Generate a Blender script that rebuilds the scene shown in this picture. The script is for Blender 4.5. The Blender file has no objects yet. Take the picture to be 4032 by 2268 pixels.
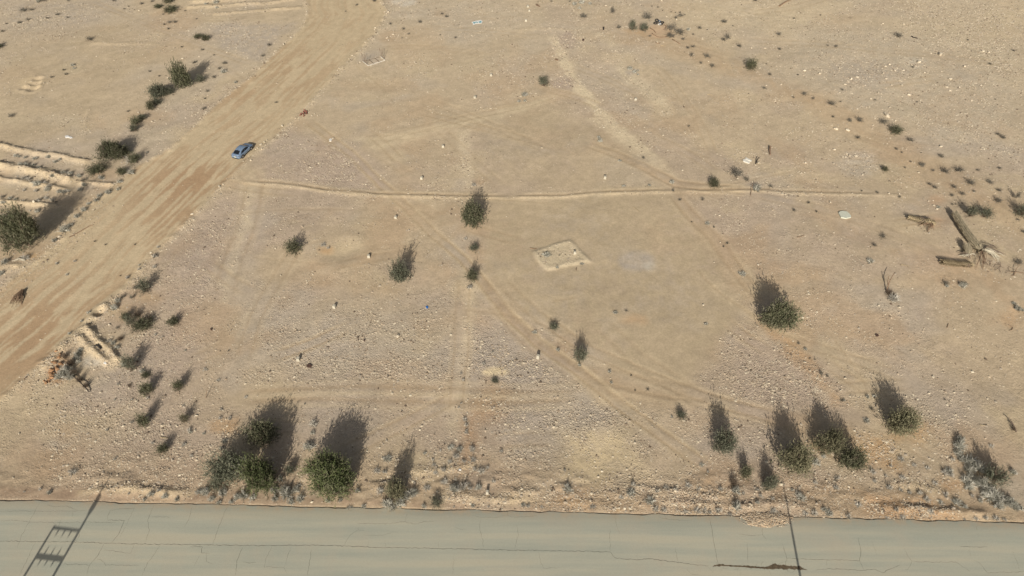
import bpy, math, random
import numpy as np
from mathutils import Vector, Matrix

R = math.radians
scene = bpy.context.scene
C = scene.collection
rnd = random.Random(7)
rng = np.random.default_rng(11)

# ------------------------------------------------------------------ camera
H = 73.0
FPX = 2688.0
PITCH = math.atan(2752.0 / FPX)
cam = bpy.data.cameras.new('camera')
cam.sensor_width = 36.0
cam.lens = FPX / 4032 * 36
cam.clip_start = 0.5
cam.clip_end = 6000
camo = bpy.data.objects.new('camera', cam)
camo.location = (0, 0, H)
camo.rotation_euler = (math.pi / 2 - PITCH, 0, 0)
C.objects.link(camo)
scene.camera = camo

# ------------------------------------------------------------------ light
SUN_EL = 27.0
SH_AZ = 6.26                      # shadows fall this many degrees right of straight ahead
world = bpy.data.worlds.new('World')
scene.world = world
world.use_nodes = True
wn = world.node_tree
bg = wn.nodes['Background']
sky = wn.nodes.new('ShaderNodeTexSky')
sky.sky_type = 'NISHITA'
sky.sun_disc = False
sky.sun_elevation = R(SUN_EL)
sky.sun_rotation = R(180 + SH_AZ)
sky.dust_density = 4.0
hs = wn.nodes.new('ShaderNodeHueSaturation')          # dusty desert air: a nearly white sky
hs.inputs['Saturation'].default_value = 0.38
wn.links.new(sky.outputs[0], hs.inputs['Color'])
wn.links.new(hs.outputs[0], bg.inputs[0])
bg.inputs[1].default_value = 0.058
sun = bpy.data.lights.new('sun', 'SUN')
sun.energy = 4.6
sun.angle = R(0.53)
sun.color = (1.0, 0.915, 0.79)
suno = bpy.data.objects.new('sun', sun)
d = Vector((math.sin(R(SH_AZ)) * math.cos(R(SUN_EL)), math.cos(R(SH_AZ)) * math.cos(R(SUN_EL)), -math.sin(R(SUN_EL))))
suno.rotation_euler = d.to_track_quat('-Z', 'Y').to_euler()
suno.location = (0, -20, 60)
C.objects.link(suno)
scene.view_settings.view_transform = 'Standard'
scene.view_settings.look = 'None'
scene.view_settings.gamma = 1
scene.view_settings.use_curve_mapping = False
scene.view_settings.exposure = 0.20

# ------------------------------------------------------------------ surveying: photo position -> ground metres
_c, _s = math.cos(PITCH), math.sin(PITCH)
def G(x, y):
    a = (x - 2016) / FPX; b = (1134 - y) / FPX
    rx, ry, rz = a, _c + b * _s, -_s + b * _c
    return (rx / -rz * H, ry / -rz * H)
def px(x, y):
    """metres covered sideways by one photo pixel at a ground point"""
    g = G(x, y)
    return (g[1] * _c + H * _s) / FPX
def T(c, r, x, y):                # sheet of the survey grid -> photo position
    return (c * 1008 + x / 2.5556, r * 567 + y / 2.5556)
def D(x, y):
    return (x * 1.56522, y * 1.56522)
def GD(*pts):                     # overview points -> ground polyline
    return np.array([G(*D(*p)) for p in pts])
def GT(c, r, *pts):
    return np.array([G(*T(c, r, *p)) for p in pts])

# ------------------------------------------------------------------ noise
def _hash(ix, iy, seed):
    n = (ix * 374761393 + iy * 668265263 + seed * 1442695041) & 0xFFFFFFFF
    n = ((n ^ (n >> 13)) * 1274126177) & 0xFFFFFFFF
    return ((n ^ (n >> 16)) & 0xFFFFFF) / float(0xFFFFFF)
def vnoise(x, y, s, seed=0):
    x = x / s; y = y / s
    ix = np.floor(x).astype(np.int64); iy = np.floor(y).astype(np.int64)
    fx = x - ix; fy = y - iy
    fx = fx * fx * (3 - 2 * fx); fy = fy * fy * (3 - 2 * fy)
    a = _hash(ix, iy, seed); b = _hash(ix + 1, iy, seed)
    c = _hash(ix, iy + 1, seed); d_ = _hash(ix + 1, iy + 1, seed)
    return (a * (1 - fx) + b * fx) * (1 - fy) + (c * (1 - fx) + d_ * fx) * fy
def fbm(x, y, s, seed=0, o=4):
    t = 0; a = 0.5; n = 0
    for i in range(o):
        t = t + a * vnoise(x * 1.0 + i * 13.7, y + i * 7.1, s / 2 ** i, seed + i); n += a; a *= 0.55
    return t / n
def sm(t, a, b):
    u = np.clip((t - a) / (b - a), 0, 1)
    return u * u * (3 - 2 * u)
def segdist(X, Y, pl):
    """distance to a polyline, signed side (left +), position along"""
    best = np.full(X.shape, 1e9); side = np.zeros(X.shape); al = np.zeros(X.shape); acc = 0
    for i in range(len(pl) - 1):
        ax, ay = pl[i]; bx, by = pl[i + 1]
        dx, dy = bx - ax, by - ay; L = math.hypot(dx, dy) + 1e-9
        t = np.clip(((X - ax) * dx + (Y - ay) * dy) / (L * L), 0, 1)
        ex = X - ax - t * dx; ey = Y - ay - t * dy
        dd = np.hypot(ex, ey); m = dd < best
        best = np.where(m, dd, best)
        side = np.where(m, np.sign(dx * (Y - ay) - dy * (X - ax)), side)
        al = np.where(m, acc + t * L, al); acc += L
    return best, side, al
def near(X, Y, pl, pad):
    lo = pl.min(0) - pad; hi = pl.max(0) + pad
    return (X > lo[0]) & (X < hi[0]) & (Y > lo[1]) & (Y < hi[1])
def inpoly(X, Y, pl):
    ins = np.zeros(X.shape, bool); j = len(pl) - 1
    for i in range(len(pl)):
        xi, yi = pl[i]; xj, yj = pl[j]
        ins ^= ((yi > Y) != (yj > Y)) & (X < (xj - xi) * (Y - yi) / (yj - yi + 1e-12) + xi)
        j = i
    return ins
def polymask(X, Y, pl, soft, jig=0.0):
    """1 inside a region, soft edge"""
    out = np.zeros(X.shape); m = near(X, Y, pl, soft + jig + 1)
    if not m.any(): return out
    x = X[m]; y = Y[m]
    ring = np.vstack([pl, pl[:1]])
    dd, _, _ = segdist(x, y, ring)
    sd = np.where(inpoly(x, y, pl), dd, -dd)
    if jig: sd = sd + (fbm(x, y, 2.5, 77, 3) - 0.5) * 2 * jig
    out[m] = sm(sd, -soft, soft)
    return out

# ------------------------------------------------------------------ the lie of the land
EDGE = lambda x: 37.34 - 0.02343 * (x + 58.77)          # far edge of the asphalt
dirt_R = GD((975, -60), (955, 0), (975, 30), (940, 90), (885, 145), (770, 270), (700, 340), (640, 385), (560, 465), (470, 560),
            (385, 640), (320, 720), (245, 780), (200, 830), (120, 900), (60, 950), (0, 1010), (-90, 1090))
dirt_L = GD((765, -60), (768, 0), (777, 25), (762, 70), (700, 130), (640, 190), (560, 250), (500, 310), (430, 375), (330, 430),
            (270, 485), (215, 530), (180, 585), (110, 645), (50, 690), (-40, 760))
dirt_poly = np.vstack([dirt_R, dirt_L[::-1]])
# banks: points, height m, half width m, bright 0..1
RID = []
def rid(pl, h, w, b=0.5): RID.append((pl, h, w, b))
rid(GT(0, 1, (-60, -5), (70, 28), (330, 92), (600, 118), (760, 155), (900, 195)), 0.62, 0.62, .9)
rid(GT(0, 1, (-60, 195), (0, 215), (300, 272), (600, 330), (760, 372)), 0.95, 1.05, .95)
rid(GT(0, 1, (-60, 325), (0, 345), (300, 400), (550, 440), (700, 478)), 0.50, 0.55, .7)
rid(GT(0, 1, (-60, 568), (0, 578), (250, 592), (500, 620), (610, 632)), 0.48, 0.55, .8)
rid(GT(0, 1, (-60, 740), (0, 760), (110, 790), (170, 800)), 0.45, 0.5, .7)
rid(GT(0, 1, (780, 372), (850, 405), (900, 390), (960, 392), (1160, 415)), 0.45, 0.5, .7)
rid(GT(0, 1, (0, 1240), (120, 1235), (240, 1225)), 0.5, 1.0, .9)
rid(GT(0, 2, (850, 365), (940, 470), (1060, 590), (1210, 745)), 0.62, 0.55, 1.0)
rid(GT(0, 2, (770, 470), (870, 570), (990, 660), (1130, 790)), 0.5, 0.6, .9)
rid(GT(0, 2, (760, 430), (690, 520), (600, 640), (500, 780), (440, 860)), 0.45, 0.9, .6)
rid(GT(0, 2, (960, 230), (900, 300), (850, 360)), 0.5, 0.6, .6)
rid(GT(0, 2, (1010, 150), (1060, 200), (1120, 250)), 0.4, 0.7, .8)
rid(GT(0, 0, (900, 440), (1000, 435), (1150, 445), (1300, 442), (1600, 440)), 0.16, 0.5, .6)
rid(GT(0, 0, (2130, 150), (2350, 130), (2576, 108), (2700, 98), (3050, 72)), 0.35, 0.6, .8)
rid(GT(0, 0, (1870, 75), (2200, 60), (2540, 32), (2640, 38), (2900, 0), (3000, -30)), 0.4, 0.9, .8)
rid(GT(0, 0, (1900, 20), (2300, 0), (2576, -20)), 0.4, 0.9, .7)
rid(GT(1, 1, (-150, 390), (0, 395), (200, 405), (420, 425), (700, 470), (900, 492), (1100, 505), (1300, 515), (1900, 535), (2576, 540)), 0.13, 0.5, .45)
rid(GT(1, 1, (690, 440), (860, 465), (1000, 478), (1160, 492)), 0.16, 0.3, .35)
rid(GT(2, 1, (0, 540), (500, 530), (900, 492), (1400, 480), (1640, 478)), 0.15, 0.5, .45)
rid(GT(2, 1, (1640, 478), (2100, 475), (2576, 470), (2700, 490), (3400, 505), (4000, 520)), 0.12, 0.5, .3)
PADP = GT(2, 1, (190, 1075), (400, 1008), (590, 952), (680, 1045), (800, 1180), (560, 1230), (350, 1278), (255, 1180))
rid(GT(0, 3, (900, 590), (1200, 575), (1500, 590), (1900, 610)), 0.28, 0.6, .8)
rid(GT(1, 3, (1550, 425), (1800, 385), (2200, 335)), 0.12, 0.4, .7)
rid(GT(1, 3, (1850, 660), (2200, 665), (2576, 680), (2800, 690)), 0.18, 0.5, .7)
rid(GT(2, 3, (1150, 540), (1500, 590), (1900, 620), (2200, 650)), 0.2, 0.4, .3)
rid(GT(2, 3, (1500, 700), (1800, 705), (2200, 745), (2576, 790)), 0.25, 0.5, .2)
rid(GT(3, 3, (1080, 740), (1300, 760), (1700, 800), (2250, 830)), 0.35, 0.6, .1)
rid(GT(3, 3, (1300, 520), (1500, 545), (1700, 590)), 0.2, 0.6, .7)
rid(GT(2, 3, (-50, 620), (150, 615), (330, 610)), 0.25, 0.6, .5)
rid(GT(2, 0, (0, 300), (400, 285), (600, 305)), 0.10, 0.5, .4)
rid(GT(1, 0, (1960, 1050), (2300, 1100), (2576, 1060)), 0.05, 0.3, .4)
rid(GT(0, 0, (900, 1060), (870, 1180), (850, 1300), (760, 1340)), 0.12, 0.35, .3)
# pits / hollows: x, y, depth, radius
PIT = [(T(0, 0, 330, 890), .5, .9), (T(0, 0, 380, 800), .35, .8), (T(0, 0, 250, 885), .4, .7), (T(0, 0, 350, 845), .4, .9),
       (T(1, 1, 860, 1080), .2, 2.2), (T(0, 2, 1000, 240), .6, .7), (T(2, 3, 900, 300), .12, 3)]
# wheel ruts, tracks and painted ridge shade: points, half width, depth, separation
TRK_AND_SHADE = []
def trk_or_shade(pl, w=.14, dp=.05, sep=.8, tint=.25): TRK_AND_SHADE.append((pl, w, dp, sep, tint))
trk_or_shade(GD((770, 300), (880, 385), (1000, 500), (1090, 585), (1165, 650), (1205, 700), (1280, 790), (1350, 860), (1450, 930), (1600, 1050), (1700, 1120), (1820, 1200)), .13, .07, .75, .5)
trk_or_shade(GD((930, 365), (1010, 335), (1100, 312), (1200, 290), (1330, 262), (1400, 235)), .2, .05, .9, .2)
trk_or_shade(GD((900, 350), (1000, 345), (1120, 330), (1250, 320)), .2, .03, .9, .15)
trk_or_shade(GD((225, 0), (330, 45), (440, 90), (560, 135), (640, 165)), .16, .05, .7, .3)
trk_or_shade(GD((480, 50), (560, 50), (620, 45), (770, 15)), .2, .04, .7, .2)
trk_or_shade(GD((1470, 360), (1540, 385), (1620, 420), (1700, 462), (1760, 470), (1900, 480)), .25, .08, .9, .35)
trk_or_shade(GD((1690, 480), (1730, 530), (1800, 600), (1840, 660), (1880, 710), (1930, 760)), .3, .05, .9, .25)
trk_or_shade(GD((1860, 480), (1950, 500), (2050, 520), (2130, 545), (2250, 590), (2400, 650)), .25, .04, .9, .2)
trk_or_shade(GD((590, 987), (750, 980), (900, 972), (1165, 978), (1300, 985), (1480, 985)), .45, .02, 0, .4)
trk_or_shade(GD((590, 1011), (800, 1004), (1000, 1010), (1150, 1012), (1300, 1012), (1470, 1005)), .45, .02, 0, .4)
trk_or_shade(GD((1480, 930), (1600, 965), (1700, 985), (1800, 990)), .35, .04, 1.2, .25)
trk_or_shade(GD((1880, 100), (2050, 110), (2200, 125), (2350, 140), (2576, 165)), .3, .05, 1.0, .25)
trk_or_shade(GD((1620, 85), (1720, 110), (1850, 150)), .3, .04, 1.0, .2)
trk_or_shade(GD((620, 420), (640, 470), (620, 560), (590, 650), (560, 760)), .35, .03, 1.4, .2)
trk_or_shade(GD((1500, 800), (1600, 900), (1750, 1000), (1850, 1030), (2100, 1080)), .3, .03, 1.2, .15)
trk_or_shade(GD((1780, 10), (1900, 30), (2000, 20), (2100, -10)), .25, .04, 1.0, .2)
trk_or_shade(GD((1190, 780), (1240, 760), (1330, 860), (1480, 960), (1700, 1160)), .2, .03, .9, .2)
trk_or_shade(GT(1, 1, (-100, 375), (200, 383), (420, 405), (700, 450), (1000, 478), (1300, 495), (1900, 515), (2576, 520)), .28, .09, 0, .45)  # groove tinted dark to paint in the shade behind the mid-field ridge
trk_or_shade(GT(2, 1, (0, 520), (500, 512), (900, 475), (1400, 462), (1640, 460)), .28, .09, 0, .45)  # painted shade line behind the ridge, continued to the right
trk_or_shade(GT(2, 1, (1700, 455), (2100, 458), (2576, 452), (2700, 470), (3400, 485), (3700, 495)), .3, .07, 0, .4)  # last stretch of the painted shade behind the ridge
trk_or_shade(GD((1170, 690), (1165, 780), (1160, 880), (1152, 980), (1145, 1080)), .2, .04, .9, .3)
trk_or_shade(GD((760, 600), (700, 700), (640, 800), (600, 930)), .25, .03, .9, .2)
trk_or_shade(GD((1250, 700), (1350, 790), (1480, 880), (1640, 950), (1800, 1010), (1990, 1060)), .2, .04, .85, .3)
_tr = random.Random(41)
for _ in range(48):
    x0, y0 = _tr.uniform(350, 2300), _tr.uniform(60, 1150); a_ = _tr.choice([_tr.uniform(-.5, .6), _tr.uniform(.4, .95)]); L_ = _tr.uniform(150, 480); b_ = _tr.uniform(-.6, .6)
    p_ = []
    for q_ in range(6):
        p_.append((x0, y0)); x0 += L_ / 6 * math.cos(a_); y0 += L_ / 6 * math.sin(a_) * .8; a_ += b_ / 6
    p_ = [q_ for q_ in p_ if -50 < q_[0] < 2620 and -40 < q_[1] < 1215]
    if len(p_) > 2: trk_or_shade(GD(*p_), _tr.uniform(.12, .24), .03, _tr.choice([0, .8, .85]), _tr.uniform(.18, .36))
# colour patches: region, rgb, strength, softness, stoniness change
RED = (.45, .30, .185); ORG = (.52, .35, .20); GRY = (.43, .385, .34); PAL = (.60, .515, .375); PNK = (.43, .355, .30)
SND = (.452, .375, .268); WGR = (.50, .455, .385)
PAT = []
def pat(pl, col, a, soft=1.5, st=0.0, jig=1.0): PAT.append((pl, col, a, soft, st, jig))
def ell(c, rx, ry, n=14):
    return np.array([G(c[0] + rx * math.cos(i * 2 * math.pi / n), c[1] + ry * math.sin(i * 2 * math.pi / n)) for i in range(n)])
def pe(c, r, x, y, rx, ry, col, a, soft=1.0, st=0., jig=.8):
    PAT.append((ell(T(c, r, x, y), rx / 2.5556, ry / 2.5556), col, a, soft, st, jig))
pat(GD((0, 0), (300, 0), (200, 90), (0, 120)), GRY, .5, 4, .3)
pat(GD((520, 60), (740, 60), (650, 150), (560, 120)), GRY, .6, 2, .2)
pat(GD((1180, 300), (1330, 250), (1560, 330), (1700, 450), (1230, 480)), SND, .5, 4, -.35)
pat(GD((1230, 500), (1690, 490), (1800, 600), (1860, 760), (1850, 800), (1730, 965), (1600, 950), (1450, 850), (1290, 780), (1215, 690)), SND, .75, 1.2, -.75, .6)
pat(GD((1860, 805), (1990, 860), (2150, 990), (2000, 1020), (1850, 1030), (1735, 968)), PNK, .35, 1.5, .5)
pat(GD((700, 310), (870, 370), (980, 470), (660, 455), (640, 400)), PNK, .55, 2.5, .25)
pat(GD((480, 600), (600, 470), (560, 760), (450, 760)), PNK, .45, 2.5, .3)
pat(GD((640, 780), (1150, 740), (1150, 960), (600, 970)), WGR, .25, 4, .35)
pat(GD((1190, 830), (1320, 890), (1480, 985), (1640, 1120), (1300, 1180), (1190, 1010)), GRY, .5, 2.5, .45)
pat(GD((350, 660), (470, 620), (560, 900), (540, 1200), (330, 1240), (330, 900)), PNK, .35, 4, .1)
pat(GD((2000, 60), (2576, 100), (2576, 430), (2250, 300), (1950, 190)), WGR, .35, 6, .4)
pat(GD((2300, 0), (2576, 0), (2576, 200), (2250, 60)), PAL, .45, 6, .5)
pat(GD((0, 80), (330, 60), (420, 110), (200, 300), (0, 380)), SND, .5, 4, -.1)
pat(GD((860, 0), (1250, 0), (1400, 60), (1150, 110)), WGR, .25, 4, .1)
pat(GD((1700, 0), (2200, 0), (2000, 90), (1700, 60)), PAL, .45, 5, .1)
pat(GD((1410, 1085), (1580, 1075), (1600, 1160), (1500, 1215), (1420, 1200)), (.62, .515, .345), .72, 1.8, -.2)
pat(GD((1540, 1060), (1620, 1150), (1640, 1230), (1580, 1230), (1540, 1150)), (.56, .47, .33), .5, 1.5, .2)
pat(GD((1560, 70), (1680, 60), (1760, 100), (1900, 175), (2100, 255), (2320, 380), (2576, 520), (2576, 600), (2380, 480), (2200, 370), (1950, 230), (1730, 150), (1570, 110)), (.475, .365, .25), .5, 2.5, -.1)
pat(GD((1380, 95), (1400, 92), (1450, 190), (1530, 290), (1650, 390), (1630, 400), (1510, 300), (1430, 205)), (.66, .57, .42), .9, .8, .25)
pat(GD((1480, 80), (1520, 80), (1560, 110), (1540, 122)), PAL, .45, 1, .2)
pat(GD((1560, 150), (1700, 270), (1680, 290), (1550, 180)), (.60, .52, .385), .7, 1.5, .1)
pat(GD((1150, 330), (1183, 330), (1188, 475), (1165, 475)), (.62, .535, .40), .65, 1.2, .25)
pat(GD((612, 470), (640, 470), (632, 560), (600, 650), (570, 760), (550, 760), (580, 640), (605, 560)), (.61, .525, .39), .6, 1.2, .25)
pat(GD((900, 350), (1130, 310), (1340, 255), (1400, 240), (1300, 285), (1100, 330), (950, 375)), (.62, .53, .385), .65, 1.2, -.1)
pat(GD((1480, 300), (1530, 290), (1660, 400), (1700, 440), (1640, 420), (1540, 350)), (.62, .53, .39), .65, 1.2, .1)
pat(GD((1170, 700), (1200, 705), (1190, 830), (1175, 960), (1148, 1100), (1130, 1100), (1155, 900)), (.61, .52, .385), .6, 1.4, .15)
pat(GD((1185, 1000), (1230, 940), (1290, 990), (1260, 1060), (1200, 1060), (1180, 1190), (1150, 1180)), RED, .6, 1.5, -.1)
pe(1, 2, 2410, 845, 135, 48, (.68, .575, .40), 1.2, .5, -.2, .3)
pat(GD((1905, 790), (1990, 850), (2060, 930), (2130, 1010), (2100, 1010), (2030, 950), (1960, 870), (1890, 800)), ORG, .5, 1, -.1)
pat(GD((2110, 1080), (2250, 1100), (2260, 1180), (2180, 1170), (2150, 1140)), ORG, .6, 1.2, .1)
pat(GD((2270, 1040), (2330, 1070), (2320, 1110), (2250, 1100)), ORG, .5, 1, .1)
pat(GD((2180, 1245), (2330, 1262), (2420, 1300), (2400, 1310), (2170, 1290)), (.47, .28, .15), .8, .8, .3, .5)
pat(GD((1800, 1150), (2000, 1200), (2400, 1250), (2576, 1290), (2576, 1320), (1300, 1290), (1300, 1240), (1700, 1230)), (.42, .31, .21), .55, 1.5, .1)
pat(GD((0, 1130), (560, 1150), (1300, 1200), (1300, 1280), (0, 1262)), (.42, .315, .225), .35, 2, .05)
pat(GD((0, 1225), (500, 1235), (1200, 1270), (1200, 1278), (0, 1256)), (.36, .27, .2), .7, .5, -.3, .2)
pat(GD((540, 1060), (600, 1050), (600, 1090), (550, 1090)), ORG, .5, .8, 0)
pat(GD((1400, 1225), (1480, 1235), (1470, 1280), (1380, 1270)), ORG, .4, 1, -.1)
pat(GD((2290, 620), (2400, 640), (2560, 720), (2300, 720)), (.50, .37, .25), .35, 2, 0)
pat(GD((1640, 100), (1560, 75), (1680, 65), (1700, 95)), (.52, .375, .24), .5, 1, -.2)
pe(2, 0, 1460, 310, 110, 60, (.52, .395, .28), .9, .8, -.3, .3)
pe(2, 0, 560, 400, 90, 90, PNK, .7, 1, .1)
pe(2, 0, 510, 830, 120, 60, PNK, .8, 1, .1)
pe(2, 0, 1215, 715, 60, 30, GRY, .8, .8, .1)
pe(2, 1, 1250, 1170, 190, 100, GRY, .75, .8, -.2, .4)
pe(2, 1, 1380, 1210, 50, 40, (.50, .47, .41), .5, .5, .1)
pe(2, 1, 480, 1120, 230, 120, (.55, .475, .345), .7, .5, .2, .3)
pe(1, 1, 760, 1080, 180, 70, (.54, .455, .31), .4, 1.5, -.2)
pe(1, 1, 690, 1070, 60, 30, ORG, .6, .8, -.2)
pe(1, 1, 2200, 1100, 90, 120, (.50, .38, .26), .6, 1.2, -.2)
pe(1, 1, 2200, 850, 130, 60, (.50, .38, .26), .5, 1.2, -.2)
pe(1, 1, 2260, 370, 70, 50, (.50, .37, .245), .5, .8, 0)
pe(1, 1, 620, 1210, 120, 60, (.48, .36, .25), .5, 1.5, 0)
pe(1, 2, 1290, 20, 160, 40, (.50, .38, .25), .5, 1.5, 0)
pe(1, 0, 1500, 30, 120, 40, (.62, .59, .53), .6, 1, .4)
pe(1, 0, 1150, 580, 130, 70, GRY, .6, 1.5, 0)
pe(1, 0, 1340, 360, 100, 60, (.46, .35, .24), .45, 1.5, 0)
pe(1, 0, 1850, 130, 80, 30, (.46, .35, .24), .4, 1.5, 0)
pe(0, 2, 900, 740, 130, 60, (.52, .485, .43), .8, .8, 0)
pe(0, 2, 600, 800, 110, 160, (.42, .24, .13), .75, 1.0, .3)
pe(0, 2, 1220, 250, 130, 80, (.5, .39, .26), .5, 1.2, -.1)
pe(0, 2, 1500, 90, 120, 50, (.52, .39, .26), .6, 1, -.1)
pe(0, 2, 2250, 1390, 120, 60, ORG, .5, 1, 0)
pe(0, 0, 1740, 200, 260, 130, (.48, .365, .25), .45, 2.5, 0)
pe(0, 0, 1800, 480, 200, 120, (.48, .375, .26), .35, 2.5, 0)
pe(0, 0, 1500, 1180, 240, 90, (.48, .365, .25), .45, 2, 0)
pe(0, 0, 720, 680, 120, 70, (.54, .46, .33), .5, 1, .2)
pe(0, 0, 330, 850, 130, 70, (.56, .46, .32), .6, .8, 0)
pe(0, 0, 100, 1180, 200, 70, (.56, .48, .35), .4, 2, .2)
pe(0, 0, 600, 1200, 250, 60, (.55, .49, .39), .3, 2, .3)
pe(0, 1, 350, 1140, 80, 50, (.52, .37, .22), .7, .8, 0)
pe(0, 3, 1400, 560, 550, 20, (.40, .29, .22), .7, .4, .4)
pe(0, 3, 1300, 600, 500, 14, (.60, .48, .33), .7, .3, .1)
pe(0, 3, 600, 120, 100, 50, WGR, .5, 1, .2)
pat(GD((1195, 690), (1230, 700), (1330, 810), (1460, 900), (1560, 960), (1700, 1000), (1690, 1030), (1540, 1000), (1440, 940), (1330, 860), (1240, 780)), (.41, .315, .22), .6, 1.2, -.2)
pat(GD((1540, 385), (1640, 420), (1710, 455), (1860, 470), (1860, 490), (1700, 490), (1600, 425)), (.43, .335, .235), .55, 1.0, -.2)
pat(GD((1690, 480), (1720, 480), (1860, 690), (1900, 780), (1870, 770), (1800, 650)), (.46, .36, .255), .5, 1.5, -.1)
pe(2, 2, 1200, 320, 130, 40, (.52, .38, .25), .6, 1, -.2)
pe(2, 2, 1100, 1300, 500, 60, GRY, .2, 2, .4)
pe(2, 3, 1050, 780, 130, 25, (.46, .30, .15), .7, .6, 0)
pe(2, 3, 540, 700, 100, 40, (.50, .34, .19), .5, .8, 0)
pe(2, 3, 130, 680, 140, 40, (.62, .49, .33), .6, .6, .1)
pe(2, 3, 1400, 420, 300, 30, (.60, .50, .36), .5, 1, .2)
pe(2, 3, 1450, 510, 220, 18, (.62, .51, .37), .6, .6, .1)
pe(2, 3, 1900, 640, 250, 20, (.58, .45, .31), .5, .6, .1)
pe(2, 3, 1700, 690, 330, 30, (.38, .30, .25), .6, .8, .5)
pe(2, 3, 1500, 580, 300, 25, (.38, .32, .28), .5, .8, .5)
pe(2, 3, 500, 630, 200, 25, (.38, .31, .26), .5, .8, .3)
pe(3, 3, 1480, 540, 170, 30, (.60, .48, .32), .6, .6, 0)
pe(3, 3, 1850, 530, 100, 60, (.48, .31, .18), .6, 1, .2)
pe(3, 3, 500, 130, 80, 60, (.50, .35, .21), .6, 1, 0)
pe(3, 3, 1250, 350, 150, 60, ORG, .35, 1.5, .1)
pe(3, 0, 1490, 640, 120, 60, (.60, .56, .48), .5, 1, .5)
pe(3, 0, 1000, 720, 400, 120, GRY, .45, 3, .2)
pe(3, 0, 1000, 1050, 60, 30, WGR, .5, 1, .4)
pe(3, 1, 930, 200, 180, 130, (.52, .48, .43), .5, 1.5, .5)
pe(3, 1, 1700, 780, 100, 60, (.50, .36, .25), .6, 1, 0)
pe(3, 1, 1700, 560, 80, 50, (.52, .37, .25), .5, 1, 0)
pe(3, 2, 1100, 180, 120, 40, WGR, .5, 1, .5)
pe(3, 2, 2450, 300, 80, 100, (.54, .38, .24), .5, 1, .1)

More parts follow.
